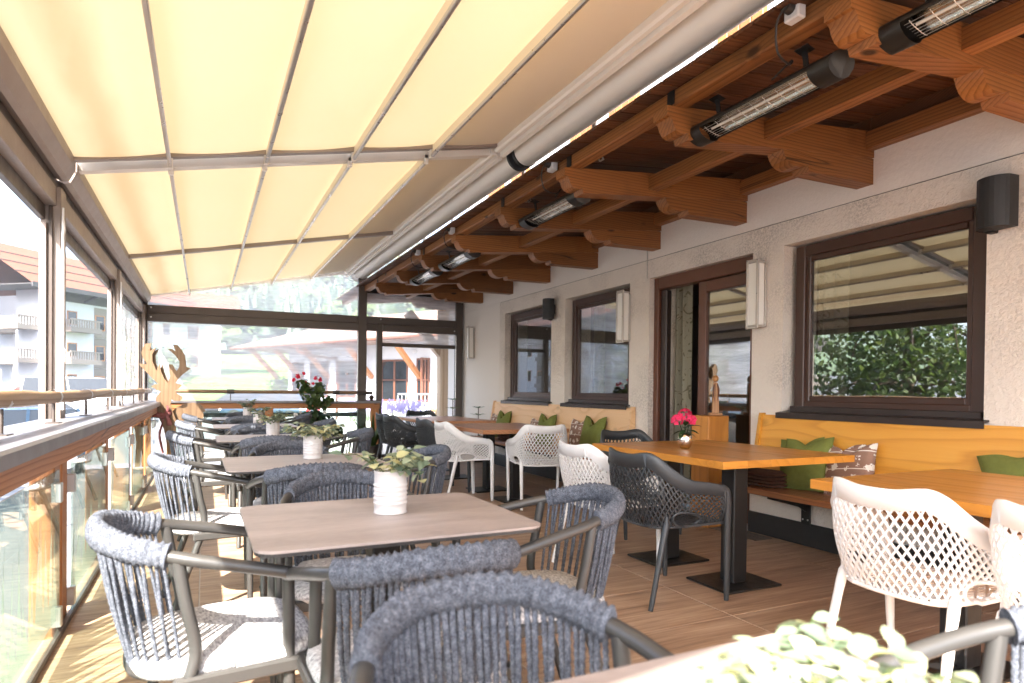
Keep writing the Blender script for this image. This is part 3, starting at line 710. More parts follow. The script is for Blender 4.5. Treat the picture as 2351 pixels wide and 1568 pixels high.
def grass_film(y0, y1, z0, z1, seed, x):
    """cut-out film: a meadow edge with long blades, standing in the lower part of the glass"""
    r = random.Random(seed); poly = [(y0, z0)]; y = y0; top = []
    while y < y1-.02:
        w = r.uniform(.035, .11); h = r.uniform(.3, .96)**1.0; lean = r.uniform(-.08, .1); base_h = z0+(z1-z0)*r.uniform(.06, .22)
        w = min(w, y1-y)
        top += [(y, base_h), (min(max(y+w*.35+lean*.4, y0), y1), z0+(z1-z0)*h*.55), (min(max(y+w*.5+lean, y0), y1), z0+(z1-z0)*h), (min(max(y+w*.75+lean*.4, y0), y1), z0+(z1-z0)*h*.5)]
        y += w
    mb = MB()
    mb.add([(x, y0, z0), (x, y1, z0), (x, y1, z0+(z1-z0)*.08), (x, y0, z0+(z1-z0)*.08)], [(0,1,2,3)])
    for i in range(0, len(top)-3, 4):
        a, b, c, d = top[i:i+4]; e = (top[i+4] if i+4 < len(top) else (y1, a[1]))
        mb.add([(x, a[0], z0+(z1-z0)*.08), (x, e[0]+.012, z0+(z1-z0)*.08), (x, d[0], d[1]), (x, c[0], c[1]), (x, b[0], b[1])], [(0,1,2,3,4)])
        x += .00002
    return mb
edges = [(-.75, .5)]+[(WY[i]+.16, WY[i+1]-.16) for i in range(len(WY)-1)]+[(9.575, 10.5)]
for i, (a, b) in enumerate(edges):
    gp = rp_(MB().bbox(-.592, -.584, a, b, .03, .765, .001), 'glass_panel', 'rail_glass')
    grass_film(a+.01, b-.01, .09, .74, 100+i, -.594).build('grass_film', 'frosted_film', gp)
rp_(MB().bbox(-.6, -.576, LY0, LY1, .001, .028, .003), 'bottom_channel', 'bronze')
# debarked round handrail with steel collars on pins
pth = [(-.70+.006*math.sin(k*.9), -1.5+k*.3, 1.085+.004*math.sin(k*.57)) for k in range(41)]
rp_(MB().tube(pth, [.033+.0028*math.sin(k*1.3)+.0015*math.sin(k*2.9) for k in range(41)], 14), 'handrail', 'handrail_wood')
for k, y in enumerate([-.1, 1.0, 2.05, 3.05, 4.0, 5.0, 6.05, 7.1, 8.15, 9.2, 10.1]):
    rp_(MB().tube([(-.70, y-.02, 1.085), (-.70, y+.02, 1.085)], .0385, 16, False), 'collar', 'steel')
    rp_(MB().tube([(-.70, y, 1.05), (-.70, y, .955)], .008, 8).bbox(-.73, -.67, y-.05, y+.05, .9455, .953, .002), 'bracket', 'bronze')
rp_(MB().prism([(0,0),(.16,.0),(.15,.03),(.01,.03)], (-.8, 2.28, .9458), (1,0,0), (0,0,1), (0,1,0), .42), 'ledge_cover', 'ledge_metal')

# railing across the far end
r2_ = thing('railing', 'larch railing with round rail in front of the far end screen', 'railing', (.8, 10.5, 0))
def re(x0, x1, z0, z1, d0, d1, name, mat):
    M = Matrix.Translation((0, EY(0), 0)) @ Matrix.Rotation(-math.atan(.058), 4, 'Z')
    o = MB().bbox(x0, x1, d0, d1, z0, z1, .005, M).build(name, mat, r2_); o.location = (-.8, -10.5, 0); return o
re(-.5, 2.62, .912, .947, -.26, -.075, 'cap', 'ledge_metal'); re(-.5, 2.6, .828, .911, -.23, -.12, 'top_beam', 'rail_wood_X')
for x in (-.42, .91, 2.52): re(x-.055, x+.065, 0, .827, -.225, -.125, 'post', 'rail_wood_Z')
for a, b in ((-.36, .85), (.98, 2.45)): re(a, b, .05, .8, -.17, -.162, 'glass_panel', 'rail_glass')
for a, b in ((-.5, 2.27),): 
    o = MB().tube([(a, EY(a)-.17, 1.085), ((a+b)/2, EY((a+b)/2)-.168, 1.083), (b, EY(b)-.17, 1.085)], .027, 12).build('handrail', 'handrail_wood_X', r2_); o.location = (-.8, -10.5, 0)
for x in (.36, 1.9):
    o = MB().tube([(x-.05, EY(x)-.17, 1.085), (x+.05, EY(x)-.17, 1.085)], .034, 12).tube([(x, EY(x)-.17, 1.05), (x, EY(x)-.17, .945)], .007, 8).build('bracket', 'bronze', r2_); o.location = (-.8, -10.5, 0)
# ================================================================== rope armchair (front = +Y)
def make_rope_chair():
    root = thing('rope_armchair', '', 'chair')
    half = [(.27,.205,.642), (.267,.13,.664), (.256,.02,.692), (.238,-.078,.714), (.217,-.14,.728)]
    band = [(.217,-.14,.728), (.186,-.21,.744), (.124,-.267,.762), (.06,-.289,.77), (0,-.294,.772)]
    arm = catmull(half, 6); bandh = catmull(band, 8)
    mir = lambda P: [Vector((-p.x, p.y, p.z)) for p in P]
    full = bandh+mir(bandh)[::-1][1:]
    for s, P in ((1, arm), (-1, mir(arm))):
        MB().tube(P, .0165, 12).build('armrest', 'chair_tube', root)
    # coiled rope wrap over the back rail
    cp_ = []
    for i in range(len(full)-1):
        L = (full[i+1]-full[i]).length; n = max(1, int(L/.0045))
        for k in range(n): cp_.append(full[i].lerp(full[i+1], k/n))
    cp_.append(full[-1]); q = random.Random(3)
    MB().tube(cp_, [.026+.0034*(1 if k % 3 == 0 else -.5)+q.uniform(-.0011,.0011) for k in range(len(cp_))], 12, flat=(.78, 1.25)).build('rope_wrap', 'rope', root)
    # cords from the wrap to the seat rail
    lo_h = catmull([(.19,-.1,.44), (.165,-.165,.43), (.11,-.205,.425), (.055,-.218,.424), (0,-.22,.424)], 8); low = lo_h+mir(lo_h)[::-1][1:]
    def along(P, t):
        L = [0]
        for i in range(len(P)-1): L.append(L[-1]+(P[i+1]-P[i]).length)
        d = t*L[-1]
        for i in range(len(P)-1):
            if d <= L[i+1]: return P[i].lerp(P[i+1], (d-L[i])/max(1e-6, L[i+1]-L[i]))
        return P[-1]
    N = 36
    for k in range(N):
        t_ = .02+.96*k/(N-1); a = along(full, t_); b = along(low, min(1, max(0, t_+q.uniform(-.012,.012)+(.012 if k % 2 else -.012))))
        P = []; rr = []; n = 40
        out = Vector((a.x, a.y+.05, 0)).normalized()*.006*(1 if k % 2 else -.3)
        for i in range(n+1):
            u = i/n; P.append(a.lerp(b, u)+out*math.sin(u*math.pi)+Vector((0,0,-.015*(1-u)))); rr.append(.0058+(.0009 if i % 2 else -.0008))
        MB().tube(P, rr, 6, False, True, (1.15,.8)).build('cord', 'rope', root)
    MB().tube([p+Vector((0,0,-.008)) for p in low], .012, 8).build('seat_rail', 'chair_tube', root)
    for s in (1, -1):
        MB().tube(catmull([(s*.222,-.12,.717), (s*.224,-.1,.6), (s*.222,-.08,.5), (s*.226,-.09,.43), (s*.232,-.15,.25), (s*.242,-.235,0)], 6), [.016]*24+[.0155]*6+[.014], 10).build('leg', 'chair_tube', root)
        MB().tube([(s*.268,.203,.645), (s*.266,.2,.45), (s*.262,.205,.2), (s*.258,.215,0)], [.0165,.016,.015,.013], 10).build('leg', 'chair_tube', root)
        MB().bbox(-.012+s*.236, .012+s*.236, -.13, .215, .392, .43, .006).build('side_rail', 'chair_tube', root)
    MB().bbox(-.25, .25, .19, .212, .39, .428, .006).build('front_rail', 'chair_tube', root)
    def seat(u, v):
        a = 2*math.pi*u; c, s = math.cos(a), math.sin(a); e = .5
        x = math.copysign(abs(c)**e, c); y = math.copysign(abs(s)**e, s)
        pr = [(0,.0), (.8,.0), (.97,.006), (1.0,.022), (.985,.04), (.9,.05), (.5,.056), (0,.057)]
        i = min(int(v*7), 6); f = v*7-i; rr_ = pr[i][0]+(pr[i+1][0]-pr[i][0])*f; zz = pr[i][1]+(pr[i+1][1]-pr[i][1])*f
        return Vector((x*rr_*.238*(1-.06*(y < 0)), .012+y*rr_*.232, .413+zz))
    MB().grid(seat, 44, 7).build('seat', 'seat_fabric', root)
    return root

# ================================================================== lattice shell armchair (front = +Y)
def make_mesh_chair(mat):
    root = thing('lattice_armchair', '', 'chair')
    topc = [(0,(0,-.272,.797)), (.1,(.072,-.27,.799)), (.2,(.138,-.26,.81)), (.28,(.178,-.243,.812)), (.37,(.207,-.208,.79)), (.46,(.23,-.163,.75)), (.56,(.25,-.105,.705)), (.68,(.267,-.03,.668)), (.84,(.279,.075,.652)), (1.0,(.283,.175,.632))]
    botc = [(0,(0,-.205,.415)), (.12,(.075,-.2,.415)), (.24,(.14,-.187,.416)), (.33,(.18,-.165,.418)), (.42,(.2,-.13,.42)), (.52,(.212,-.085,.422)), (.62,(.22,-.03,.424)), (.74,(.226,.04,.427)), (.87,(.232,.12,.43)), (1.0,(.238,.195,.432))]
    def ev(tab, s):
        a = abs(s); P = [Vector(p) for _, p in tab]; S = [q for q, _ in tab]
        i = 0
        while i < len(S)-2 and a > S[i+1]: i += 1
        t_ = (a-S[i])/(S[i+1]-S[i]); p0 = P[i-1] if i else Vector((-P[1].x, P[1].y, P[1].z)); p1, p2 = P[i], P[i+1]; p3 = P[min(i+2, len(P)-1)]
        r = .5*((2*p1)+(p2-p0)*t_+(2*p0-5*p1+4*p2-p3)*t_*t_+(3*p1-p0-3*p2+p3)*t_**3)
        return Vector((math.copysign(1, s)*r.x, r.y, r.z)) if s else r
    def S(s, v):
        a, b = ev(botc, s), ev(topc, s); p = a.lerp(b, v)
        o = Vector((p.x, min(p.y, 0)*1.2, 0)); 
        if o.length > 1e-5: o.normalize()
        return p+o*(.026*math.sin(math.pi*v)**1.0)
    def N(s, v):
        e = .01; du = S(min(1,s+e), v)-S(max(-1,s-e), v); dv = S(s, min(1,v+e))-S(s, max(0,v-e)); return du.cross(dv).normalized()
    def ribbon(mb, pts, w, th):
        vs_ = []; k = len(pts)
        for i in range(k):
            s, v = pts[i]; p = S(s, v); a = S(*pts[max(i-1,0)]); b = S(*pts[min(i+1,k-1)]); d = (b-a).normalized(); n = N(s, v); x = d.cross(n).normalized()
            for ii, jj in ((-1,-1),(1,-1),(1,1),(-1,1)): vs_.append(p+x*(ii*w/2)+n*(jj*th/2))
        mb.add(vs_, [(i*4+j, i*4+(j+1)%4, (i+1)*4+(j+1)%4, (i+1)*4+j) for i in range(k-1) for j in range(4)], False)
    hole = lambda s, v: ((abs(s)-.62)/.14)**2+((v-.14)/.16)**2 < 1
    sh_ = MB(); NN, MM = 20.0, 7.6
    for fam in (1, -1):
        k0, k1 = int(-NN-MM)-1, int(NN+MM)+2
        for k in range(k0, k1):
            run = []
            for i in range(19):
                v = i/18; s = (k+.5-fam*(v*MM))/NN if fam > 0 else (k+.5+(v*MM))/NN
                ok = -1 <= s <= 1 and not hole(s, v)
                if ok: run.append((s, v))
                else:
                    if len(run) > 1: ribbon(sh_, run, .0066, .008)
                    run = []
            if len(run) > 1: ribbon(sh_, run, .0066, .008)
    sh_.build('lattice_shell', mat, root)
    # top band that runs into the arms and folds down into the front legs
    rim = MB(); k = 64; pts = []
    def frame(s): 
        p = S(s, 1); n = N(s, .97); d = (S(min(1,s+.01), 1)-S(max(-1,s-.01), 1)).normalized(); return p, n, d
    vs_ = []
    for i in range(k+1):
        s = -1+2*i/k; p, n, d = frame(s); x = n.cross(d).normalized()
        if x.z > 0: x = -x
        w = .034-.008*max(0, abs(s)-.6)/.4
        for a, b in ((.004,-.007),(.004,.007),(-.0,.01),(-w,.006),(-w,-.005)):
            vs_.append(p-x*a*1.0+x*(-a if False else 0)+(x*(-a if a > 0 else -a))+n*b)
    rim.add(vs_, [(i*5+j, i*5+(j+1)%5, (i+1)*5+(j+1)%5, (i+1)*5+j) for i in range(k) for j in range(5)], True)
    for s in (1, -1):
        rim.tube([S(s*(.62+.14*math.cos(a)), max(0, .14+.16*math.sin(a))) for a in [2*math.pi*q/24 for q in range(25)]], .0085, 6, False)
        rim.tube([S(s, v/6) for v in range(7)], .009, 6)
    rim.tube([S(-1+2*i/40, 0) for i in range(41)], .009, 6)
    rim.build('rim', mat, root)
    for s in (1, -1):
        MB().tube(catmull([(s*.281,.165,.632), (s*.283,.195,.612), (s*.28,.212,.56), (s*.27,.22,.42), (s*.258,.232,0)], 5), [.015]*5+[.0175]*5+[.019]*5+[.0185]*3+[.016]*2+[.0125], 10, flat=(.9,1.15)).build('leg', mat, root)
        MB().tube(catmull([(s*.21,-.15,.5), (s*.21,-.15,.44), (s*.214,-.172,.36), (s*.228,-.262,0)], 6), [.004]*3+[.012]*3+[.019]*6+[.0175]*3+[.015]*3+[.0125], 10).build('leg', mat, root)
    se = MB(); r = 13
    for i in range(r+1):
        for fam in (1, -1):
            run = []
            for j in range(15):
                v = j/14; u = -1+2*i/r+fam*(v-.5)*.9
                if -1 <= u <= 1:
                    y = -.2+.4*v; w = .185+.055*v if y < -.1 else .225; w = min(.234, .14+.42*(v+.05)) if v < .22 else .232
                    run.append(Vector((u*w, y, .432-.012*math.sin(v*math.pi)*(1-u*u))))
            if len(run) > 1: se.tube(run, .0055, 4, True, False, (1.2,.8))
    se.bbox(-.24, .24, .185, .222, .418, .44, .008); se.bbox(-.14, .14, -.205, -.175, .41, .425, .005)
    for s in (1,-1): se.bar((s*.236,-.06,.428), (s*.242,.21,.43), .026, .014)
    se.build('seat', mat, root)
    return root

# ================================================================== dark laminate tables
def rounded(w, d, r, n=5):
    P = []
    for cx, cy, a0 in ((w/2-r, d/2-r, 0), (-w/2+r, d/2-r, 90), (-w/2+r, -d/2+r, 180), (w/2-r, -d/2+r, 270)):
        for k in range(n+1): a = rad(a0+90*k/n); P.append((cx+r*math.cos(a), cy+r*math.sin(a)))
    return P
def make_table():
    root = thing('terrace_table', '', 'table')
    MB().prism(rounded(.81, .68, .055), (0,0,.733), (1,0,0), (0,1,0), (0,0,1), .007).build('top', 'laminate', root)
    MB().prism(rounded(.806, .676, .054), (0,0,.723), (1,0,0), (0,1,0), (0,0,1), .0098).build('edge', 'laminate_edge', root)
    MB().bbox(-.045, .045, -.045, .045, .02, .71, .004).bbox(-.22, .22, -.04, .04, .708, .7225, .003).bbox(-.04, .04, -.22, .22, .7075, .722, .003).build('column', 'black_metal', root)
    MB().bbox(-.21, .21, -.21, .21, 0, .012, .003).build('base_plate', 'black_metal', root)
    return root
TY = [.42, 1.995, 3.68, 5.55, 7.32, 9.15]; TXC = [.5, .515, .5, .49, .49, .5]
ORD = ['nearest', 'second nearest', 'third', 'fourth', 'fifth', 'farthest']
WHERE = ['dark table cut off by the bottom edge', 'nearest dark table in full view', 'third dark table from the camera', 'fourth dark table from the camera', 'fifth dark table from the camera', 'farthest dark table by the end railing']
tab = make_table(); chairs = make_rope_chair()
first_t = first_c = True
def put(proto, first, loc, rz, label, group):
    o = proto if first else copy_tree(proto)
    o.location = loc; o.rotation_euler = (0, 0, rz); o['label'] = label; o['group'] = group; return o
D = math.pi/180
nt = nc = 0
for i, y in enumerate(TY):
    x = TXC[i]
    put(tab, nt == 0, (x, y, 0), R.uniform(-.01,.01), 'brown-grey laminate table: the '+WHERE[i], 'dark terrace tables in a row'); nt += 1
    seats = [('near side', x-.02, y-.41, 0), ('far side', x-.01, y+.42, 180), ('railing side', x-.44, y+.02, -90), ('house side', x+.53, y-.0, 90)]
    for nm, cx, cy_, a in seats:
        a += {0: R.uniform(-3,3), 180: R.uniform(-3,3), -90: R.uniform(1,7), 90: R.uniform(-2,6)}[a]
        if i == 0 and nm in ('near side', 'railing side'): continue
        if i == 0 and nm == 'far side': cx, cy_, a = .43, .79, 180
        if i == 0 and nm == 'house side': cx, cy_, a = 1.13, .43, 84
        if i == 1 and nm == 'near side': cx, cy_, a = .48, 1.59, 2
        if i == 1 and nm == 'railing side': cx, cy_, a = .04, 1.985, -84
        if i == 1 and nm == 'house side': cx, cy_, a = 1.02, 1.94, 83
        if i == 5 and nm == 'far side' : pass
        put(chairs, nc == 0, (cx, cy_, 0), a*D, 'grey rope armchair, %s of the %s' % (nm, WHERE[i]), 'rope armchairs round the dark tables'); nc += 1

# ================================================================== tins with variegated plants
def leaf_mesh(L, W, bend=.2, n=4):
    vs_ = []; 
    for i in range(n+1):
        t_ = i/n; w = W*math.sin(math.pi*(t_**.8))*.5+ (.0006); z = -bend*L*t_*t_
        vs_ += [(-w, L*t_, z+w*.25), (0, L*t_, z), (w, L*t_, z+w*.25)]
    fs = []
    for i in range(n):
        for j in (0, 1): fs.append((i*3+j, i*3+j+1, (i+1)*3+j+1, (i+1)*3+j))
    return MB().add(vs_, fs, True)
LM = {}
def leafobj(kind, mat, parent, loc, rot, sc):
    key = (kind, mat)
    if key not in LM:
        L, W, b = {'round': (.034,.028,.15), 'oval': (.042,.024,.25), 'long': (.09,.045,.3), 'small': (.024,.02,.1)}[kind]
        LM[key] = leaf_mesh(L, W, b).mesh('leaf')
    o = link('leaf', LM[key], mat, parent); o.location = loc; o.rotation_euler = rot; o.scale = (sc,)*3; return o
def tin(parent):
    prof = [(.001,.0),(.05,.0),(.0535,.0015),(.0535,.004),(.052,.006),(.052,.030)]
    for k in range(5):
        z = .030+k*.0145; prof += [(.0545, z+.003), (.0545, z+.006), (.052, z+.009), (.052, z+.0125)]
    prof += [(.052,.132),(.0535,.134),(.0535,.137),(.051,.138),(.049,.135),(.049,.112)]
    MB().lathe(prof, n=40).build('tin', 'tin_paint', parent)
    MB().lathe([(.001,.113),(.049,.112)], n=20).build('soil', 'soil', parent)
def plant(loc, label, seed, nleaf, single, scale=1.0, trail=True, tall=.06, wide=.12):
    r = random.Random(seed); root = thing('potted_plant', label, 'plant', loc, r.uniform(0,6), 'tins with variegated plants'); root.scale = (scale,)*3
    tin(root); stems = MB(); items = []
    ns = nleaf//9
    for s in range(ns):
        a = r.uniform(0, 6.28); L = r.uniform(.55, 1.15); ell = wide*L
        base_ = Vector((.03*math.cos(a), .03*math.sin(a), .12)); p = [base_]
        drop = r.uniform(.0, .05) if (trail and r.random() < .4) else r.uniform(-.025, .0)*tall/.06
        for k in range(1, 8):
            t_ = k/7; p.append(base_+Vector((math.cos(a)*ell*t_, math.sin(a)*ell*t_, tall*math.sin(t_*2.0)*L-drop*t_*t_*1.3))+Vector((r.uniform(-1,1), r.uniform(-1,1), r.uniform(-1,1)))*.006)
        stems.tube(p, .0013, 4, False)
        for k in range(9):
            t_ = .18+.82*k/8; i = min(int(t_*7), 6); q = p[i].lerp(p[i+1], t_*7-i); items.append((q, a+(1.2 if k % 2 else -1.2)+r.uniform(-.8,.8), r.uniform(-.5,.6), r.uniform(.7,1.25)))
    stems.build('stems', 'leaf_green', root)
    if single:
        for q, a, tilt_, sc in items:
            leafobj(r.choice(('round','oval','round')), 'leaf_yellow' if r.random() < .3 else 'leaf_variegated', root, q, (tilt_, r.uniform(-.5,.5), a-math.pi/2), sc)
    else:
        for mat in ('leaf_variegated', 'leaf_yellow'):
            mb = MB()
            for q, a, tilt_, sc in items:
                if (r.random() < .3) != (mat == 'leaf_yellow'): continue
                M = Matrix.Translation(q) @ Matrix.Rotation(a-1.57, 4, 'Z') @ Matrix.Rotation(tilt_, 4, 'X') @ Matrix.Scale(sc*1.1, 4)
                lm = leaf_mesh(.034, .028, .15, 3); mb.add([M @ Vector(v) for v in lm.v], lm.f, True)
            tag(mb.build('foliage', mat, root), kind='stuff')
    return root
PLOC = [(.735,.52), (.548,2.03), (.565,3.79), (.522,5.67), (.545,7.58), (.53,9.33)]
plant((.55,.43,.74), 'pale leafy plant, blurred, on the table cut off by the bottom of the picture', 11, 300, True, .82, True, .03, .1)
plant((.548,2.035,.74), 'white ribbed tin with variegated plant on the whole dark terrace table nearest the camera', 12, 170, True, 1.0, True, .06, .12)
plant((.565,3.79,.74), 'white ribbed tin with spreading plant on the third dark terrace table from the camera', 13, 230, True, 1.0, True, .055, .15)
plant((.522,5.68,.74), 'white ribbed tin with plant on the fourth dark terrace table from the camera', 14, 190, False, 1.0, True, .06, .13)
plant((.545,7.6,.74), 'white ribbed tin with plant on the fifth dark terrace table from the camera', 15, 150, False, 1.0, False, .05, .1)
plant((.53,9.36,.74), 'white tin with dry-looking plant on the farthest dark terrace table', 16, 190, False, 1.0, False, .085, .09)

# ================================================================== wooden tables along the wall
def wood_table(x0, x1, y0, y1, h, mat, cols, label):
    root = thing('wooden_table', label, 'table', ((x0+x1)/2, (y0+y1)/2, 0), 0, 'wooden tables along the house wall')
    cx, cy_ = (x0+x1)/2, (y0+y1)/2; n = 6; w = (x1-x0)/n
    for k in range(n):
        MB().bbox(x0+k*w-cx+.0002, x0+(k+1)*w-cx-.0002, y0-cy_, y1-cy_, h-.042, h, .0015).build('board', mat, root)
    for (a, b) in cols:
        MB().bbox(a-.055-cx, a+.055-cx, b-.055-cy_, b+.055-cy_, .012, h-.055, .006).bbox(a-.2-cx, a+.2-cx, b-.05-cy_, b+.05-cy_, h-.056, h-.0425, .003).build('column', 'black_metal', root)
        MB().bbox(a-.215-cx, a+.215-cx, b-.175-cy_, b+.175-cy_, 0, .014, .005).build('base_plate', 'black_metal', root)
    return root
wood_table(2.43, 3.47, .6, 1.97, .762, 'oak_top', [(2.87,.95),(2.87,1.58)], 'honey-coloured wooden table at the right edge of the picture')
wood_table(2.51, 3.57, 2.58, 3.86, .77, 'oak_top', [(2.875,2.86),(2.875,3.46)], 'honey-coloured wooden table with the silver vase of pink flowers')
wood_table(2.46, 3.44, 5.73, 6.95, .752, 'table_wood_pale', [(2.95,6.0),(2.95,6.7)], 'wooden table between the two white lattice chairs, before the long pale bench')
wood_table(2.5, 3.4, 7.5, 8.95, .752, 'table_wood_pale', [(2.95,7.8),(2.95,8.6)], 'wooden table farthest along the house wall beside the dark lattice chairs')

# ================================================================== benches
def bench(y0, y1, back, label, seatmat, endfar=True, endnear=True):
    root = thing('wall_bench', label, 'bench', (3.85, (y0+y1)/2, 0), 0, 'benches along the house wall'); cy_ = (y0+y1)/2
    def q(mb, name, mat): o = mb.build(name, mat, root); o.location = (-3.85, -cy_, 0); return o
    q(MB().bbox(3.6, 3.98, y0, y1, .405, .45, .004), 'seat', seatmat)
    M = Matrix.Translation((3.985, 0, .45)) @ Matrix.Rotation(rad(7.5), 4, 'Y')
    q(MB().bbox(-.014, .014, y0, y1, .0, .525, .003, M), 'backrest', back)
    for e, yy in ((endnear, y0), (endfar, y1-.03)):
        if e: q(MB().prism([(3.935,.45),(4.07,.45),(4.07,.985),(4.028,.985)], (0, yy-.016 if yy == y0 else yy+.016, 0), (1,0,0), (0,0,1), (0,1,0), .03), 'end_panel', back)
    n = max(2, int((y1-y0)/1.1))
    for k in range(n):
        y = y0+.42+(y1-y0-.84)*k/(n-1)
        q(MB().bbox(4.05, 4.062, y-.04, y+.04, .16, .4, .002).prism([(3.66,.404),(4.05,.404),(4.05,.26),(3.98,.3),(3.66,.38)], (0,y-.006,0), (1,0,0), (0,0,1), (0,1,0), .012).bbox(3.64,4.05,y-.035,y+.035,.396,.4045,.002), 'bracket', 'black_metal')
        for yy, zz in ((-.022,.2),(.022,.2)): q(MB().tube([(4.05, y+yy, zz), (4.046, y+yy, zz)], .007, 8), 'screw', 'steel')
    return root
bench(.2, 3.74, 'bench_larch', 'honey-yellow wall bench under the largest window on the right', 'seat_larch')
bench(5.46, 8.98, 'bench_pine', 'pale pine wall bench under the two far windows', 'seat_larch')

# ================================================================== cushions and blankets
def pillow_mesh(w, h, t_, seed, chop=.0):
    r = random.Random(seed); ph = r.uniform(0, 6)
    def side(sg):
        def fn(u, v):
            x, y = u*2-1, v*2-1
            k = max(0, (1-abs(x)**2.6)*(1-abs(y)**2.6))**.55
            px = x*w/2*(1-.09*(1-abs(y)**2)*0-.07*(1-abs(x))*0)*(1-.07*math.cos(y*math.pi/2)*abs(x)); py = y*h/2*(1-.07*math.cos(x*math.pi/2)*abs(y))
            if y > 0: py -= chop*h*math.exp(-(x/.35)**2)*y**2
            z = sg*(t_/2*k+.002)+.006*mnoise.noise(Vector((x*2.3+ph, y*2.3, sg)))*k
            return Vector((px, py, z))
        return fn
    return MB().grid(side(1), 18, 18).grid(side(-1), 18, 18)
def cushion(loc, rz, lean, w, h, mat, label, seed, chop=.22, roll=0, piping=False):
    o = pillow_mesh(w, h, .13, seed, chop).build('cushion', mat); weld(o, .0045)
    o.matrix_world = Matrix.Translation(loc) @ Matrix.Rotation(rz, 4, 'Z') @ Matrix.Rotation(rad(90)-lean, 4, 'X') @ Matrix.Rotation(roll, 4, 'Z') @ Matrix.Translation((0, h*.47, 0))
    return tag(o, label, 'cushion', 'cushions on the wall benches')
H_ = rad(-90)
cushion((3.93,3.27,.452), H_, rad(10), .38, .38, 'green_cloth', 'green cushion behind, half hidden, at the left of the yellow bench', 1, .2, .12)
cushion((3.85,3.18,.452), H_, rad(16), .4, .4, 'green_cloth', 'plump green cushion in front, below the table corner on the yellow bench', 2, .12, .1)
cushion((3.93,3.0,.452), H_, rad(10), .36, .38, 'deer_print', 'brown cushion printed with white deer, standing behind its twin on the yellow bench', 3, .2, -.05)
cushion((3.86,2.84,.452), H_, rad(17), .37, .38, 'deer_print', 'brown cushion printed with white deer and piping, front of the pair on the yellow bench', 4, .22, .14)
cushion((3.9,1.78,.47), H_, rad(14), .44, .44, 'green_cloth', 'green cushion at the right picture edge, the farther one on the yellow bench', 5, .1, .32)
cushion((3.86,1.5,.452), H_, rad(14), .4, .4, 'green_cloth', 'green cushion cut off by the right edge on the yellow bench', 6, .1, .2)
cushion((3.9,8.45,.452), H_, rad(12), .4, .42, 'green_cloth', 'green cushion farthest along the pale bench', 7, .28)
cushion((3.93,8.72,.452), H_, rad(8), .34, .36, 'deer_print', 'brown deer-print cushion at the far end of the pale bench', 8, .1)
cushion((3.9,7.15,.452), H_, rad(12), .42, .42, 'green_cloth', 'green cushion in the middle of the pale bench', 9, .26)
cushion((3.93,7.42,.452), H_, rad(8), .34, .34, 'deer_print', 'brown deer-print cushion beside the middle green cushion of the pale bench', 20, .1)
cushion((3.88,6.05,.452), H_, rad(14), .43, .44, 'green_cloth', 'green cushion at the near end of the pale bench', 10, .3)
cushion((3.92,6.36,.452), H_, rad(8), .36, .38, 'deer_print', 'brown deer-print cushion beside the near green cushion of the pale bench', 21, .12)
def blanket(loc, sx, sy, label, seed):
    root = thing('blanket', label, 'blanket', loc, 0, 'folded brown blankets on the benches'); r = random.Random(seed)
    for k in range(4):
        z = k*.026
        def fn(u, v, k=k, z=z):
            a = 2*math.pi*u; b = math.pi*(v-.5); e = .45
            cx_ = math.copysign(abs(math.cos(a))**e, math.cos(a)); sy_ = math.copysign(abs(math.sin(a))**e, math.sin(a))
            cb = abs(math.cos(b))**.4
            n_ = mnoise.noise(Vector((cx_*2+seed, sy_*2+k*3, b)))*.03
            return Vector((cx_*cb*sx/2*(1+n_), sy_*cb*sy/2*(1+n_), z+.016+.017*math.sin(b)+.008*mnoise.noise(Vector((cx_*3+k, sy_*3, seed)))))
        MB().grid(fn, 28, 8).build('fold', 'brown_blanket', root)
    return root
blanket((3.8,3.5,.452), .28, .42, 'folded dark brown blanket on the yellow bench under the vase table', 1)
blanket((3.8,5.72,.452), .28, .4, 'brown fleece blanket at the near end of the pale bench', 2)
blanket((3.8,7.9,.452), .28, .4, 'brown blanket on the pale bench behind the white lattice chair', 3)

# ================================================================== lattice chairs
cw = make_mesh_chair('white_plastic'); cd = make_mesh_chair('dark_plastic')
mc = {'w': [cw, True], 'd': [cd, True]}
def lat(kind, x, y, a, label):
    p, f = mc[kind]; mc[kind][1] = False
    return put(p, f, (x, y, 0), a*D, label, 'lattice armchairs at the wooden tables')
lat('w', 2.46, 1.5, -90, 'white lattice armchair nearest the camera, in front of the yellow table')
lat('w', 2.46, .93, -92, 'white lattice armchair cut off by the right edge of the picture')
lat('d', 2.36, 2.885, -90, 'anthracite lattice armchair at the vase table, nearest of the dark ones')
lat('w', 2.36, 3.46, -91, 'white lattice armchair just behind the near anthracite one at the vase table')
lat('d', 3.2, 4.25, 178, 'black lattice armchair at the far end of the vase table, back rest showing')
lat('w', 2.46, 6.27, -90, 'white lattice armchair on the left of the middle wooden table')
lat('w', 3.02, 5.62, -14, 'white lattice armchair at the near end of the middle wooden table, back to the camera')
lat('d', 2.44, 6.86, -90, 'dark lattice armchair directly behind the left white one at the middle wooden table')
lat('d', 2.36, 8.0, -84, 'dark lattice armchair at the left of the farthest wooden table')
lat('d', 2.4, 8.55, -84, 'dark lattice armchair half hidden behind another at the farthest wooden table')
lat('d', 3.05, 9.4, 180, 'dark lattice armchair at the head of the farthest wooden table, before the door pane')
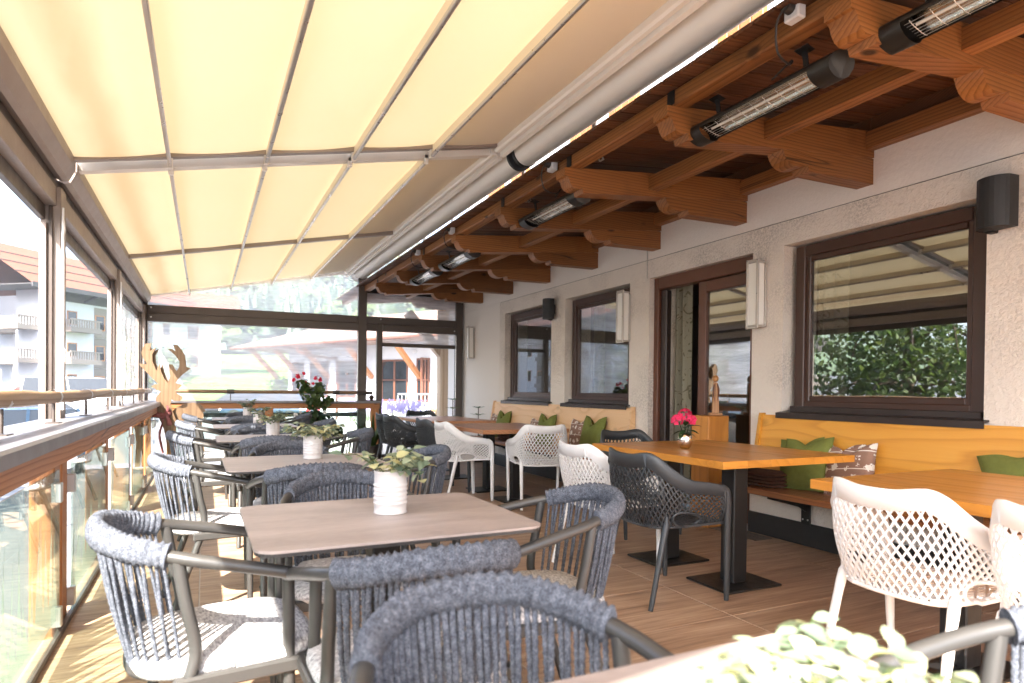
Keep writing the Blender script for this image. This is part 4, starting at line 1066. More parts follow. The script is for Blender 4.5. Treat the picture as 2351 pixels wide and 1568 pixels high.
# ================================================================== vase of hydrangea, pedestal, carved figure
vs_r = thing('vase', 'hammered silver vase with pink hydrangea on the honey-coloured wooden table', 'vase', (2.865,3.29,.77))
prof = [(.001,0),(.026,0),(.03,.004)]
for k in range(1, 15):
    z = .004+k*.0064; r = .03+.0185*math.sin(min(1,(z)/.095)*math.pi*.82); prof.append((r, z))
prof += [(.03,.1),(.027,.1),(.02,.06)]
o = MB().lathe(prof, n=44)
o.v = [(x*(1+.022*math.sin(math.atan2(y,x)*22+ (1 if int(z/.0064)%2 else 0)*math.pi)*(1 if .008<z<.094 else 0)), y*(1+.022*math.sin(math.atan2(y,x)*22+(1 if int(z/.0064)%2 else 0)*math.pi)*(1 if .008<z<.094 else 0)), z) for x, y, z in o.v]
o.build('vase_body', 'silver', vs_r)
r = random.Random(5)
fl = MB()
for c, rr_ in (((-.004,0,.215), .046), ((-.06,.012,.185), .036), ((.042,-.012,.185), .03)):
    for k in range(34):
        a, b = r.uniform(0,6.28), r.uniform(-.5,1.5); n_ = Vector((math.cos(a)*math.cos(b), math.sin(a)*math.cos(b), math.sin(b))); p = Vector(c)+n_*rr_
        x = n_.orthogonal().normalized(); y = n_.cross(x)
        for q in range(4):
            t0 = q*math.pi/2+r.uniform(-.2,.2); d1 = x*math.cos(t0)+y*math.sin(t0); d2 = x*math.cos(t0+.75)+y*math.sin(t0+.75); d3 = x*math.cos(t0-.75)+y*math.sin(t0-.75)
            fl.add([p, p+d3*.012, p+d1*.021+n_*.003, p+d2*.012], [(0,1,2,3)])
fl.build('blossom', 'pink_petal', vs_r)
MB().tube([(0,0,.06),(-.005,0,.2)], .003, 5).tube([(0,0,.06),(-.045,.01,.175)], .003, 5).tube([(0,0,.06),(.028,-.01,.178)], .003, 5).build('stems', 'leaf_dark', vs_r)
for k, (a, tl, z, sc) in enumerate(((-.3,.35,.14,1.0), (.9,.2,.135,.8), (2.2,-.1,.12,.8), (3.3,-.5,.125,.75), (4.1,.7,.15,.7), (5.0,.1,.12,.9), (5.7,-.2,.11,.7))):
    leafobj('long', 'leaf_dark', vs_r, (0,0,z), (tl, 0, a-1.57), sc*1.25)

pd = thing('pedestal', 'tall solid wood pedestal beside the terrace door', 'pedestal', (3.93,4.2,0), rad(3))
MB().bbox(-.12, .12, -.1, .1, 0, .945, .006).build('block', 'pedestal_wood', pd)
fg = thing('carved_figure', 'small carved wooden angel on the pedestal by the door', 'figurine', (3.985,4.2,.946), rad(-30))
MB().bbox(-.055, .055, -.04, .04, 0, .022, .004).build('plinth', 'figure_wood', fg)
MB().prism([(-.026,.0),(.028,0),(.026,.1),(.022,.2),(.014,.262),(-.012,.262),(-.022,.2),(-.025,.1)], (0,-.018,.022), (1,0,0), (0,0,1), (0,1,0), .036).build('body', 'figure_wood', fg)
MB().ball((0,0,.318), .026, 16, 12, (1,.95,1.18)).build('head', 'figure_wood', fg)
for s in (-1, 1): MB().tube(catmull([(s*.012,-.02,.27), (s*.022,-.027,.22), (s*.02,-.027,.17), (s*.008,-.024,.115)], 6), [.006,.009,.011,.0125,.013,.0135,.0135,.013,.0125,.012,.011,.01,.0088,.0076,.006,.0045,.003,.002,.0008], 8, flat=(.55,1.2)).build('wing', 'window_wood_red', fg)

# ================================================================== wall lamps and loudspeakers
for y, lab in ((3.8, 'tall box wall lamp between the terrace door and the largest window'), (5.62, 'tall box wall lamp between the terrace door and the middle window'), (9.97, 'tall box wall lamp at the far end of the plastered wall')):
    lp = thing('wall_lamp', lab, 'lamp', (WX, y, 1.66), 0, 'box lamps on the house wall')
    f = MB().bbox(-.018, 0, -.06, .06, .02, .52, .002)
    for s in (-1, 1): f.bbox(-.105, -.088, s*.052-.01, s*.052+.01, 0, .56, .002)
    f.bbox(-.1045, -.0885, -.042, .042, .541, .559, .002).bbox(-.1045, -.0885, -.042, .042, .001, .019, .002)
    f.bbox(-.088, -.018, -.062, .062, .53, .545, .002).bbox(-.088, -.018, -.062, .062, .015, .03, .002)
    f.build('frame', 'lamp_frame', lp)
    MB().bbox(-.098, -.02, -.052, .052, .0305, .5295, .004).build('diffuser', 'opal', lp)
    for s in (-1, 1):
        for z in (.01, .28, .55): MB().tube([(-.1045, s*.052, z), (-.107, s*.052, z)], .004, 6).build('screw', 'black_metal', lp)
for (x, y, z, s, lab) in ((WX-.1, 2.06, 2.22, 1.08, 'large black wall loudspeaker above the right end of the largest window'), (WX-.1, 7.22, 2.2, 1.0, 'black wall loudspeaker between the two far windows')):
    sp = thing('loudspeaker', lab, 'speaker', (x, y, z), rad(-8), 'loudspeakers on the house wall'); sp.scale = (s, s, s)
    P = [(.07,-.08)]+[(.0-.075*math.cos(a)+.02, .085*math.sin(a)) for a in [rad(q) for q in range(-75, 80, 15)]]+[(.07,.08)]
    MB().prism(P, (0,0,-.13), (1,0,0), (0,1,0), (0,0,1), .26).build('cabinet', 'black_plastic', sp)
    MB().prism([(u-.004, v*.93) for u, v in P[1:-1]]+[(.0,.06),(.0,-.06)], (0,0,-.12), (1,0,0), (0,1,0), (0,0,1), .24).build('grille', 'black_plastic', sp)
    MB().bbox(.066, .115, -.03, .03, -.06, .06, .006).bbox(.04, .09, .03, .07, -.14, -.11, .004).build('wall_bracket', 'black_metal', sp)

# ================================================================== infrared heaters hung from the eaves purlin
def make_heater():
    root = thing('patio_heater', '', 'heater'); L = .5
    A = [rad(q) for q in range(-25, 206, 15)]
    sec = [(.088*math.cos(a), .062*math.sin(a)) for a in A]
    def shell(y0, y1, k0, k1, mb):
        n = len(sec); va = [Vector((u*k0, y0, v*k0)) for u, v in sec]; vb = [Vector((u*k1, y1, v*k1)) for u, v in sec]
        mb.add(va+vb, [(i, i+1, n+i+1, n+i) for i in range(n-1)], True)
    b = MB(); shell(-L+.13, L-.13, 1, 1, b); b.build('housing', 'heater_black', root)
    for s in (-1, 1):
        e = MB(); y0 = s*(L-.13)
        full = [(.0885*math.cos(2*math.pi*q/28), .0625*math.sin(2*math.pi*q/28)-(.012 if math.sin(2*math.pi*q/28) < -.3 else 0)) for q in range(28)]
        prev = None
        for t_ in range(9):
            k = [0,.03,.25,.5,.7,.85,.94,.985,1][t_]; cut = k*.13
            ring = [Vector((u*(1.006-.02*k), y0+s*(cut+.0*v)+s*.05*(1 if v > 0 else -.6)*k*abs(v)/.062*.6, v*(1.006-.02*k))) for u, v in full]
            if prev: e.add(prev+ring, [(i, (i+1) % 28, 28+(i+1) % 28, 28+i) for i in range(28)], True)
            prev = ring
        e.add(prev, [tuple(range(28))]); e.build('end_cap', 'heater_black', root)
    rf = MB(); sec2 = [(.07*math.cos(a), .05*math.sin(a)-.012) for a in [rad(q) for q in range(5, 176, 17)]]
    n = len(sec2); va = [Vector((u, -L+.14, v)) for u, v in sec2]; vb = [Vector((u, L-.14, v)) for u, v in sec2]
    rf.add(va+vb, [(i, i+1, n+i+1, n+i) for i in range(n-1)], False); rf.build('reflector', 'reflector', root)
    MB().tube([(0,-L+.15,.005), (0,L-.15,.005)], .009, 8).build('heating_tube', 'opal', root)
    gr = MB()
    for k in range(7): u = -.06+.02*k; gr.tube([(u, -L+.135, -.03), (u, L-.135, -.03)], .0016, 5)
    for k in range(9): y = -L+.16+k*(2*L-.32)/8; gr.tube([(-.07,y,-.024), (-.035,y,-.034), (.035,y,-.034), (.07,y,-.024)], .002, 5)
    gr.build('guard_grille', 'steel', root)
    for s in (-.3, .3):
        MB().bar((.0, s, .055), (-.05, s, .2), .008, .03, (0,1,0)).bbox(-.085, -.02, s-.04, s+.04, .196, .202, .002).tube([(.0,s-.03,.07), (0,s+.03,.07)], .008, 8).build('hanger', 'black_metal', root)
    return root
ht = make_heater(); hs = ((1.28, 'cut off at the top right corner'), (2.42, 'the whole one nearest the camera'), (4.58, 'third from the right'), (6.72, 'fourth from the right'), (7.9, 'farthest from the camera'))
for k, (y, lab) in enumerate(hs):
    o = put(ht, k == 0, (2.56, y, 2.62 if k < 3 else 2.6), 0, 'black infrared heater under the eaves, '+lab, 'infrared heaters under the eaves')
    o.rotation_euler = (0, rad(14), 0); o.scale = (.86, .95, .7)
    # cable and socket on the purlin
    yy = y-.42
    so = thing('socket_box', 'grey socket box on the eaves purlin beside the heater '+['at the top right corner', 'nearest in full view', 'third from the right', 'fourth from the right', 'farthest away'][k], 'socket', (2.35, yy, 2.82), 0, 'socket boxes on the eaves purlin')
    MB().bbox(-.05, .0, -.04, .04, -.045, .045, .006).build('box', 'socket_grey', so); MB().tube([(-.05,0,.0), (-.085,0,.005)], .026, 12).build('plug', 'black_plastic', so)
    MB().tube(catmull([(-.085,0,0), (-.1,.03,-.06), (-.06,.06,-.16), (.06,.1,-.17), (.14,.16,-.11), (.17,.3,-.13)], 7), .005, 6).build('cable', 'black_plastic', so)

# ================================================================== plywood stag
dr = thing('wooden_stag', 'life-size plywood stag with antlers and maroon scarf in the far railing corner', 'sculpture', (-.35, 9.55, 0))
K = .001157
def dpoly(P): return [((x-300)*K*1.0-.16+.0, .83-(y-850)*K*1.0) for x, y in P]
front = [(250,860),(243,790),(255,690),(300,632),(255,610),(202,575),(245,550),(275,545),(190,455),(130,385),(88,335),(86,320),(165,326),(118,250),(106,200),(120,140),(150,92),(200,90),(190,170),(250,138),(212,215),(215,290),(235,345),(252,395),(285,315),(300,400),(330,480),(372,538),(392,455),(377,322),(415,320),(440,370),(458,398),(482,350),(486,290),(445,220),(365,145),(412,145),(445,172),(420,95),(460,95),(510,150),(545,220),(556,345),(602,362),(560,395),(520,432),(470,490),(446,532),(512,555),(482,595),(442,622),(470,660),(517,690),(517,716),(495,738),(440,738),(405,722),(396,790),(425,880),(455,960),(430,1060),(415,1200),(420,1330),(425,1480),(372,1480),(370,1330),(355,1200),(330,1060),(300,980)]
MB().prism(dpoly(front), (0,-.0,0), (1,0,0), (0,0,1), (0,1,0), .07).build('head_and_chest', 'plywood', dr)
bodyp = [(400,880),(440,826),(540,772),(620,760),(690,770),(735,812),(758,860),(735,872),(737,930),(722,1000),(712,1100),(735,1200),(750,1330),(745,1480),(690,1480),(690,1330),(672,1200),(640,1080),(560,1060),(470,1050)]
MB().prism(dpoly(bodyp), (0,.09,0), (1,0,0), (0,0,1), (0,1,0), .07).build('body', 'plywood', dr)
# antler layer set back, parallel to the front plate
ant2 = [(x+28, y+6) for x, y in [(275,545),(190,455),(130,385),(95,345),(165,326),(118,250),(110,200),(125,150),(160,110),(190,170),(250,138),(212,215),(215,290),(235,345),(252,395),(285,315),(300,400),(330,480),(372,538)]]
MB().prism(dpoly(ant2), (0,.075,0), (1,0,0), (0,0,1), (0,1,0), .04).build('antler_layer', 'plywood', dr)
sc_ = MB()
ring = [(-.245,-.03,.80),(-.15,-.05,.765),(-.07,-.035,.79),(-.05,.05,.83),(-.1,.1,.85),(-.2,.1,.85),(-.25,.04,.83),(-.245,-.03,.80)]
sc_.tube(catmull(ring, 6), [.03+.006*math.sin(k*1.3) for k in range(43)], 8, False, True, (.7,1.3))
sc_.tube(catmull([(-.12,-.06,.77),(-.14,-.07,.66),(-.17,-.06,.52),(-.15,-.06,.38),(-.13,-.06,.28)], 6), [.02+.03*min(1,k/10)+.005*math.sin(k*1.9) for k in range(25)], 10, True, True, (.3,1.4))
sc_.tube(catmull([(-.11,-.06,.78),(-.07,-.07,.72),(-.05,-.06,.64)], 6), [.018+.012*k/12 for k in range(13)], 8, True, True, (.4,1.2))
sc_.tube(catmull([(-.1,-.05,.8),(-.075,-.05,.86),(-.09,-.04,.9)], 6), [.016-.0006*k for k in range(13)], 8, True, True, (.4,1.2))
sc_.build('scarf', 'maroon_cloth', dr)

# ================================================================== geranium standard in a pot, agave, fir sprigs at the far end
def cluster(mb, c, rr, n, size, r, flat=.6):
    for k in range(n):
        d = Vector((r.gauss(0,1), r.gauss(0,1), r.gauss(0,1))).normalized(); p = Vector(c)+d*rr*r.uniform(.55,1.0)
        nn = (d+Vector((r.uniform(-.6,.6), r.uniform(-.6,.6), r.uniform(0,.9)))).normalized(); x = nn.orthogonal().normalized(); x = (Matrix.Rotation(r.uniform(0,6.28), 3, nn) @ x); y = nn.cross(x); s = size*r.uniform(.6,1.2)
        m_ = 7; vs_ = [p-nn*s*.15]+[p+(x*math.cos(2*math.pi*q/m_)+y*math.sin(2*math.pi*q/m_))*s*(1 if q % 2 else .86)+nn*s*r.uniform(-.05,.12) for q in range(m_)]
        mb.add(vs_, [(0, 1+q, 1+(q+1) % m_) for q in range(m_)], False)
gm = thing('geranium', 'tall red geranium above a white-flowered bush in a pot by the far railing', 'plant', (1.46,9.72,0))
MB().lathe([(.001,0),(.12,0),(.16,.3),(.175,.34),(.175,.36),(.155,.36),(.15,.3)], n=24).build('pot', 'window_wood_red', gm)
MB().lathe([(.001,.32),(.15,.31)], n=16).build('soil', 'soil', gm)
MB().tube(catmull([(0,0,.3),(.02,0,.6),(.03,0,.85),(-.02,0,1.05),(-.08,0,1.2)], 5), [.012]*10+[.009]*6+[.006]*5, 7).tube(catmull([(.03,0,.8),(.06,.02,1.0),(.06,0,1.2)], 5), .006, 6).tube(catmull([(.03,0,.82),(.14,-.02,.92),(.22,0,.97)], 5), .005, 6).build('stem', 'trunk_bark', gm)
r = random.Random(8); lf = MB()
for c, rr_, n in (((-.17,0,1.2),.1,50), ((-.1,0,1.08),.12,70), ((.03,0,1.03),.14,90), ((.08,0,1.15),.1,60), ((-.02,0,.94),.1,50), ((.2,0,.96),.08,26), ((.13,.02,.9),.08,26)): cluster(lf, c, rr_, n, .036, r)
lf.build('leaves', 'leaf_green', gm)
lf = MB()
for c, rr_, n in (((0,0,.68),.2,170), ((-.1,0,.6),.18,90), ((.2,-.05,.58),.16,80), ((.32,-.05,.48),.12,40), ((.0,0,.45),.22,100)): cluster(lf, c, rr_, n, .04, r)
lf.build('bush_leaves', 'leaf_dark', gm)
fl = MB()
for c, rr_ in (((-.235,0,1.32),.04), ((-.29,-.02,1.27),.028), ((-.145,0,1.365),.02), ((.02,0,1.3),.035), ((.085,0,1.28),.035), ((-.12,-.03,1.24),.02), ((-.02,-.02,1.22),.018)): cluster(fl, c, rr_, 46, .013, r)
fl.build('red_blossom', 'red_petal', gm)
fl = MB()
for c, rr_ in (((-.27,-.08,.76),.04), ((.13,-.15,.8),.025), ((-.2,-.1,.8),.02)): cluster(fl, c, rr_, 30, .014, r)
fl.build('white_blossom', 'white_petal', gm)
ag = thing('agave', 'green striped agave in a dark pot behind the third table by the corner post', 'plant', (2.28,9.5,0))
MB().lathe([(.001,0),(.12,0),(.15,.3),(.14,.3)], n=20).build('pot', 'bronze_dark', ag)
for k in range(11):
    a = 2*math.pi*k/11+R.uniform(-.2,.2); e = R.uniform(.35,1.1); L = R.uniform(.5,.7); P = []; rr_ = []
    for q in range(9): t_ = q/8; P.append((math.cos(a)*L*math.sin(e)*t_*1.1, math.sin(a)*L*math.sin(e)*t_*1.1, .28+L*math.cos(e)*t_-.12*t_*t_*math.sin(e))); rr_.append(.034*(1-t_)**.7+.001)
    MB().tube(P, rr_, 6, False, True, (1.2,.16)).build('blade', 'leaf_green', ag)
for k, (x, y, z) in enumerate(((3.72,9.95,.98), (3.95,9.4,.86))):
    fr = thing('fir_sapling', ['small fir sapling tip beside the far door post', 'small fir sapling tip low against the far house wall'][k], 'plant', (x,y,0), 0, 'fir saplings at the far end')
    MB().lathe([(.001,0),(.1,0),(.13,.26),(.12,.26)], n=16).build('pot', 'bronze_dark', fr); MB().tube([(0,0,.2),(0,0,z)], .008, 6).build('stem', 'trunk_bark', fr)
    mb = MB()
    for lv in range(5):
        zz = .4+(z-.4)*lv/4; n = 6
        for q in range(n):
            a = 2*math.pi*q/n+lv*.5; L = .18*(1-.12*lv)
            for w in range(16):
                t_ = .15+.85*w/15; p = Vector((math.cos(a)*L*t_, math.sin(a)*L*t_, zz+.02*t_))
                for s in (-1, 1): 
                    d = Vector((math.cos(a+s*1.0), math.sin(a+s*1.0), .15))*.025; mb.add([p+Vector((0,0,.002)), p+d, p-Vector((0,0,.002))], [(0,1,2)])
    mb.build('needles', 'leaf_green', fr)
# ================================================================== outside: ground, hills
def gz(x, y):
    g = -1.1+.0175*max(0, y)
    if y > 46: g += .055*(y-46)*min(1, (y-46)/30) if y < 170 else .055*124
    return g
def sheet(name, mat, xs, ys, fn, kind='structure'):
    vs_ = [(x, y, fn(x, y)) for y in ys for x in xs]; n = len(xs)
    o = MB().add(vs_, [(j*n+i, j*n+i+1, (j+1)*n+i+1, (j+1)*n+i) for j in range(len(ys)-1) for i in range(n-1)], True).build(name, mat); return tag(o, kind=kind)
sheet('ground', 'asphalt', [-1500,-400,-120,-60,-30,-10,0,10,30,60,120,400,1500], [-800,-200,-50,0,46.5,50,56,64,72,80,100,130,170,200], lambda x, y: gz(x, y))
sheet('meadow', 'meadow', [-2,0,10,30,60,120,400,1500], [46.5,50,56,64,72,80,100,130,170,200], lambda x, y: gz(x, y)+.05+(.6+.6*mnoise.noise(Vector((x*.02,y*.02,0))) if y > 70 else 0))
def ridge(x, y):
    t_ = min(1, max(0, (y-165)/260)); k = min(1, max(0, (x+60)/260)); top = 62+42*k
    h = gz(0,170)+(top-8)*(t_**1.15)+(9*mnoise.noise(Vector((x*.012,y*.012,3)))+4*mnoise.noise(Vector((x*.04,y*.04,1))))*t_
    return h-.5
sheet('hillside', 'hill_grass', [-900+30*k for k in range(61)], [165+20*k for k in range(14)]+[600], lambda x, y: ridge(x, min(y, 430))-(0 if y <= 430 else (y-430)*.3))
# forest on the slope: one mass of jagged conifers and rounder broadleaf crowns
r = random.Random(21); co = MB(); br = MB()
for k in range(5200):
    y = r.uniform(172, 428); x = r.uniform(-150, 240)*(y/300)
    if mnoise.noise(Vector((x*.011, y*.011, 7))) < -.32: continue
    if 60 < x < 130 and 185 < y < 235: continue
    z = ridge(x, y)-.5; h = r.uniform(9, 17)
    if r.random() < .72:
        n = 6; ph = r.uniform(0, 6)
        for lv in range(3):
            z0 = z+h*(.08+.28*lv); z1 = z+h*(.5+.25*lv); rr_ = h*(.2-.05*lv)
            vs_ = [Vector((x+math.cos(ph+6.283*q/n)*rr_*r.uniform(.75,1.15), y+math.sin(ph+6.283*q/n)*rr_*r.uniform(.75,1.15), z0+r.uniform(-.5,.5))) for q in range(n)]+[Vector((x, y, z1))]
            co.add(vs_, [(q, (q+1) % n, n) for q in range(n)])
    else:
        for lv in range(5):
            c = Vector((x+r.uniform(-2,2), y+r.uniform(-2,2), z+h*r.uniform(.35,.75))); s = h*r.uniform(.14,.24); n = 6
            vs_ = [c+Vector((0,0,s))]+[c+Vector((math.cos(6.283*q/n)*s*r.uniform(.8,1.2), math.sin(6.283*q/n)*s*r.uniform(.8,1.2), r.uniform(-.2,.2)*s)) for q in range(n)]+[c-Vector((0,0,s*.8))]
            br.add(vs_, [(0, 1+q, 1+(q+1) % n) for q in range(n)]+[(n+1, 1+(q+1) % n, 1+q) for q in range(n)])
fo = co.build('forest', 'conifer'); tag(fo, 'dark conifer forest covering the slope behind the far end screen', 'forest', kind='stuff')
fo2 = br.build('forest', 'broadleaf_far'); tag(fo2, 'lighter broadleaf trees mixed into the forest slope', 'forest', kind='stuff')

# ------------------------------------------------------------------ leafy trees
def tree(loc, h, crown, label, seed, mat='tree_leaf', droop=0, nleaf=5200, leaf=.11):
    root = thing('tree', label, 'tree', loc); r = random.Random(seed); tr = MB()
    tr.tube(catmull([(0,0,-.2),(.1,0,h*.25),(-.05,.1,h*.5),(.05,0,h*.8)], 5), [.22*(1-k/18) for k in range(16)], 9)
    tips = []
    for k in range(22):
        a = r.uniform(0, 6.28); z = h*r.uniform(.25, .8); L = crown*r.uniform(.5, 1.0)*(1.1-.5*z/h); p = [Vector((0,0,z))]
        for q in range(1, 7): t_ = q/6; p.append(Vector((math.cos(a)*L*t_, math.sin(a)*L*t_, z+h*.16*math.sin(t_*1.9)-droop*h*t_*t_))+Vector((r.uniform(-1,1), r.uniform(-1,1), r.uniform(-1,1)))*.06)
        tr.tube(p, [.06*(1-q/7.5) for q in range(7)], 5, False); tips += p[2:]
    tr.build('trunk', 'trunk_bark', root); lf = MB()
    for k in range(nleaf):
        b = r.choice(tips); p = b+Vector((r.gauss(0,1), r.gauss(0,1), r.gauss(0,.8)-droop*abs(r.gauss(0,1))*1.5))*crown*.16
        nn = Vector((r.uniform(-1,1), r.uniform(-1,1), r.uniform(.0,1.2))).normalized(); x = nn.orthogonal().normalized(); x = Matrix.Rotation(r.uniform(0,6.28), 3, nn) @ x; y = nn.cross(x); s = leaf*r.uniform(.6,1.3)
        lf.add([p, p+x*s*.5+y*s*.35, p+x*s*1.1-nn*s*.2, p+x*s*.5-y*s*.35], [(0,1,2,3)])
    lf.build('crown', mat, root); return root
tree((-7.2,9.8,gz(0,9.8)), 6.6, 3.4, 'big drooping leafy tree beside the terrace, seen mirrored in the largest window', 31, 'tree_leaf', .35, 9000, .16)
tree((-8.6,20.5,gz(0,20)), 6.0, 2.9, 'leafy tree down the street, seen mirrored in the far windows', 32, 'tree_leaf', .1, 6000, .15)
tree((-2.4,44,gz(0,44)), 4.2, 2.1, 'small round leafy tree behind the wooden stag at the hotel', 33, 'broadleaf_far', .1, 2600, .2)
tree((4.0,39.2,gz(0,39)), 2.4, 1.1, 'low shrub-like tree at the chalet corner', 34, 'tree_leaf', .2, 1400, .13)

# ------------------------------------------------------------------ hotel across the street
hz = gz(0, 60)-.6; HEV = 8.75
ho = thing('hotel', 'white hotel with red-brown roof and grey timber balconies across the street', 'building', (-11.1, 60, 0), math.atan2(.77, .64))
def hb(mb, name, mat, parent=None): return mb.build(name, mat, ho if parent is None else parent)
hb(MB().box(0, 3.2, 0, 2.8, hz-1, HEV).box(3.2, 15, .001, 9, hz-1, HEV-.001), 'wall', 'hotel_white')
hb(MB().box(0, 15, -.05, -.002, 7.9, HEV), 'timber_band', 'hotel_dark')
ez, rz_ = HEV-.05, 12.4
hb(MB().add([(-2.4,-1.7,ez),(16.4,-1.7,ez),(16.4,4.5,rz_),(-2.4,4.5,rz_),(16.4,10.6,ez),(-2.4,10.6,ez)], [(0,1,2,3),(3,2,4,5)]), 'roof', 'roof_tile')
for k in range(1, 4):
    t_ = k/4.2; hb(MB().box(-2.4, 16.4, -1.7+6.2*t_-.03, -1.7+6.2*t_+.03, ez+(rz_-ez)*t_, ez+(rz_-ez)*t_+.07), 'snow_guard', 'hotel_dark')
hb(MB().box(-2.4, 16.4, -1.8, -1.7, ez-.3, ez+.06), 'fascia', 'hotel_dark'); hb(MB().box(-2.4, 16.4, -1.7, -.06, ez-.1, ez-.04), 'eaves_soffit', 'hotel_dark'); hb(MB().box(-2.4, -.01, -.06, 10, ez-.1, ez-.04), 'eaves_soffit', 'hotel_dark')
for x in (.4, 3.4, 6.4, 9.4): hb(MB().bar((x, -1.5, ez-.2), (x, 0, ez-.7), .14, .2), 'rafter_end', 'hotel_dark')
hb(MB().tube([(.3,-1.6,ez-.1), (.3,-.6,ez-.8), (.3,-.1,ez-1.2), (.3,-.1,hz)], .06, 8), 'downpipe', 'steel')
for fl_, zf in enumerate((1.35, 3.9, 6.45)):
    for a in (4.4, 9.4):
        hb(MB().box(a-.05, a+1.15, -.045, -.003, zf-1.25, zf+1.28), 'timber_panel', 'grey_wood')
        w = hb(MB().box(a, a+.95, -.075, -.046, zf-.62, zf+.66), 'window', 'rail_wood_Z'); MB().box(a+.1, a+.85, -.085, -.076, zf-.54, zf+.58).build('pane', 'car_glass', w)
    for wx in (2.3, 7.2, 12.2):
        hb(MB().box(wx-.7, wx+.7, -.03, -.001, zf-.45, zf+.95), 'window_surround', 'hotel_white')
        w = hb(MB().box(wx-.45, wx+.45, -.06, -.031, zf-.35, zf+.75), 'window', 'rail_wood_Z'); MB().box(wx-.36, wx+.36, -.07, -.061, zf-.28, zf+.67).build('pane', 'car_glass', w)
    if fl_:
        for (bx0, bx1, y0, y1) in ((1.2, 3.9, -1.2, -.003), (6.0, 8.6, -1.2, -.003), (-1.6, -.05, .6, 2.6), (1.4, 3.15, 4.0, 6.6), (1.4, 3.15, 7.2, 8.8)):
            b_ = hb(MB().box(bx0, bx1, y0, y1, zf-.95, zf-.78).box(bx0-.05, bx1+.05, y0-.06, y0, zf-1.0, zf-.62).box(bx0-.06, bx0, y0, y1, zf-1.0, zf-.62), 'balcony', 'grey_wood')
            for q in range(int((bx1-bx0)/.22)): MB().box(bx0+q*.22, bx0+q*.22+.15, y0-.03, y0+.01, zf-.615, zf-.055).build('baluster', 'grey_wood', b_)
            for q in range(int((y1-y0)/.22)): MB().box(bx0-.03, bx0+.01, y0+.1+q*.22, y0+.25+q*.22, zf-.615, zf-.055).build('baluster', 'grey_wood', b_)
            MB().box(bx0-.06, bx1+.06, y0-.08, y0+.05, zf-.05, zf+.05).build('top_rail', 'grey_wood', b_)
ann = thing('hotel_annex', 'plain bright white annex wall beyond the hotel, behind the wooden stag', 'building', (-3.9, 72, 0))
MB().box(0, 5.4, 0, 8, 0, 9.4).build('wall', 'hotel_white', ann)
MB().add([(-1,-1.5,9.0),(7.2,-1.5,9.0),(7.2,4,11.2),(-1,4,11.2),(7.2,9.5,9.0),(-1,9.5,9.0)], [(0,1,2,3),(3,2,4,5)]).build('roof', 'roof_tile', ann)
for z in (3.2, 6.0):
    w = MB().box(2.4, 3.4, -.06, -.002, z, z+1.2).build('window', 'rail_wood_Z', ann); MB().box(2.5, 3.3, -.07, -.061, z+.1, z+1.1).build('pane', 'car_glass', w)
for (x, y, lab) in ((-22, 29, 'white timber-balconied house down the street, seen only mirrored in the door and near window'), (-22, 46.5, 'white timber-balconied house farther down the street, seen only mirrored in the far windows')):
    o = copy_tree(ho); o.location = (x, y, -1.4); o.rotation_euler = (0, 0, math.pi/2); o['label'] = lab
# ------------------------------------------------------------------ chalet beyond the end screen
CH0 = Vector((4.3, 38, 0)); cu = Vector((.573, -.82, 0)).normalized(); cn = Vector((-.82, -.573, 0)).normalized()   # along the front, out of the front
ch = thing('chalet', 'low white chalet with wide eaves, slanting timber struts and brown windows behind the end screen', 'building', CH0)
MC = Matrix((( cu.x, -cn.x, 0, 0), (cu.y, -cn.y, 0, 0), (0, 0, 1, 0), (0, 0, 0, 1)))     # local: x along front, y into the house
def cb(mb, name, mat, parent=None):
    mb.v = [tuple(MC @ Vector(v)) for v in mb.v]; return mb.build(name, mat, ch if parent is None else parent)
cb(MB().box(0, 13, 0, 9, -1.5, 3.75), 'wall', 'hotel_white')
cb(MB().add([(-2.2,-2.0,3.4),(13.6,-2.0,3.75),(13.6,4.5,5.9),(1.5,4.5,5.6),(-2.2,9.5,3.4),(13.6,9.5,3.75),(-2.2,-2.0,3.25),(13.6,-2.0,3.6),(13.6,9.5,3.6),(-2.2,9.5,3.25)], [(0,1,2,3),(3,2,5,4),(0,3,4),(6,0,4,9),(6,7,1,0),(6,9,8,7)]), 'roof', 'roof_pale')
cb(MB().tube([(-2.2,-2.08,3.3),(13.6,-2.08,3.65)], .09, 8).tube(catmull([(3.0,-2.05,3.3),(3.0,-1.9,3.0),(3.6,-.4,2.75),(3.8,-.1,2.6),(3.8,-.1,-.5)], 4), .06, 8), 'gutter', 'window_wood_red')
for u in (-.9, 1.0, 3.1, 6.2, 9.3): cb(MB().bar((u-.1, -1.7, 3.25), (u+.0, -.02, 1.75), .22, .2, (0,0,1)), 'strut', 'rail_wood_Z')
for (a, b, z0, z1, nm) in ((.34,1.22,.7,2.6,'window'), (1.74,3.09,.7,2.62,'window'), (3.84,5.1,.7,2.64,'window'), (6.84,8.55,.55,2.66,'window'), (9.1,9.84,.55,2.7,'window')):
    w = MB()
    for (p, q, s_, t_) in ((a,a+.08,z0,z1),(b-.08,b,z0,z1),(a+.08,b-.08,z1-.09,z1),(a+.08,b-.08,z0,z0+.09),((a+b)/2-.05,(a+b)/2+.05,z0+.09,z1-.09),(a+.08,b-.08,1.6,1.65)): w.box(p, q, -.05, -.001, s_, t_)
    w_ = cb(w, nm, 'window_wood_red'); cb(MB().box(a+.07, b-.07, -.02, -.012, z0+.08, z1-.08), 'pane', 'car_glass', w_)
lv = MB()
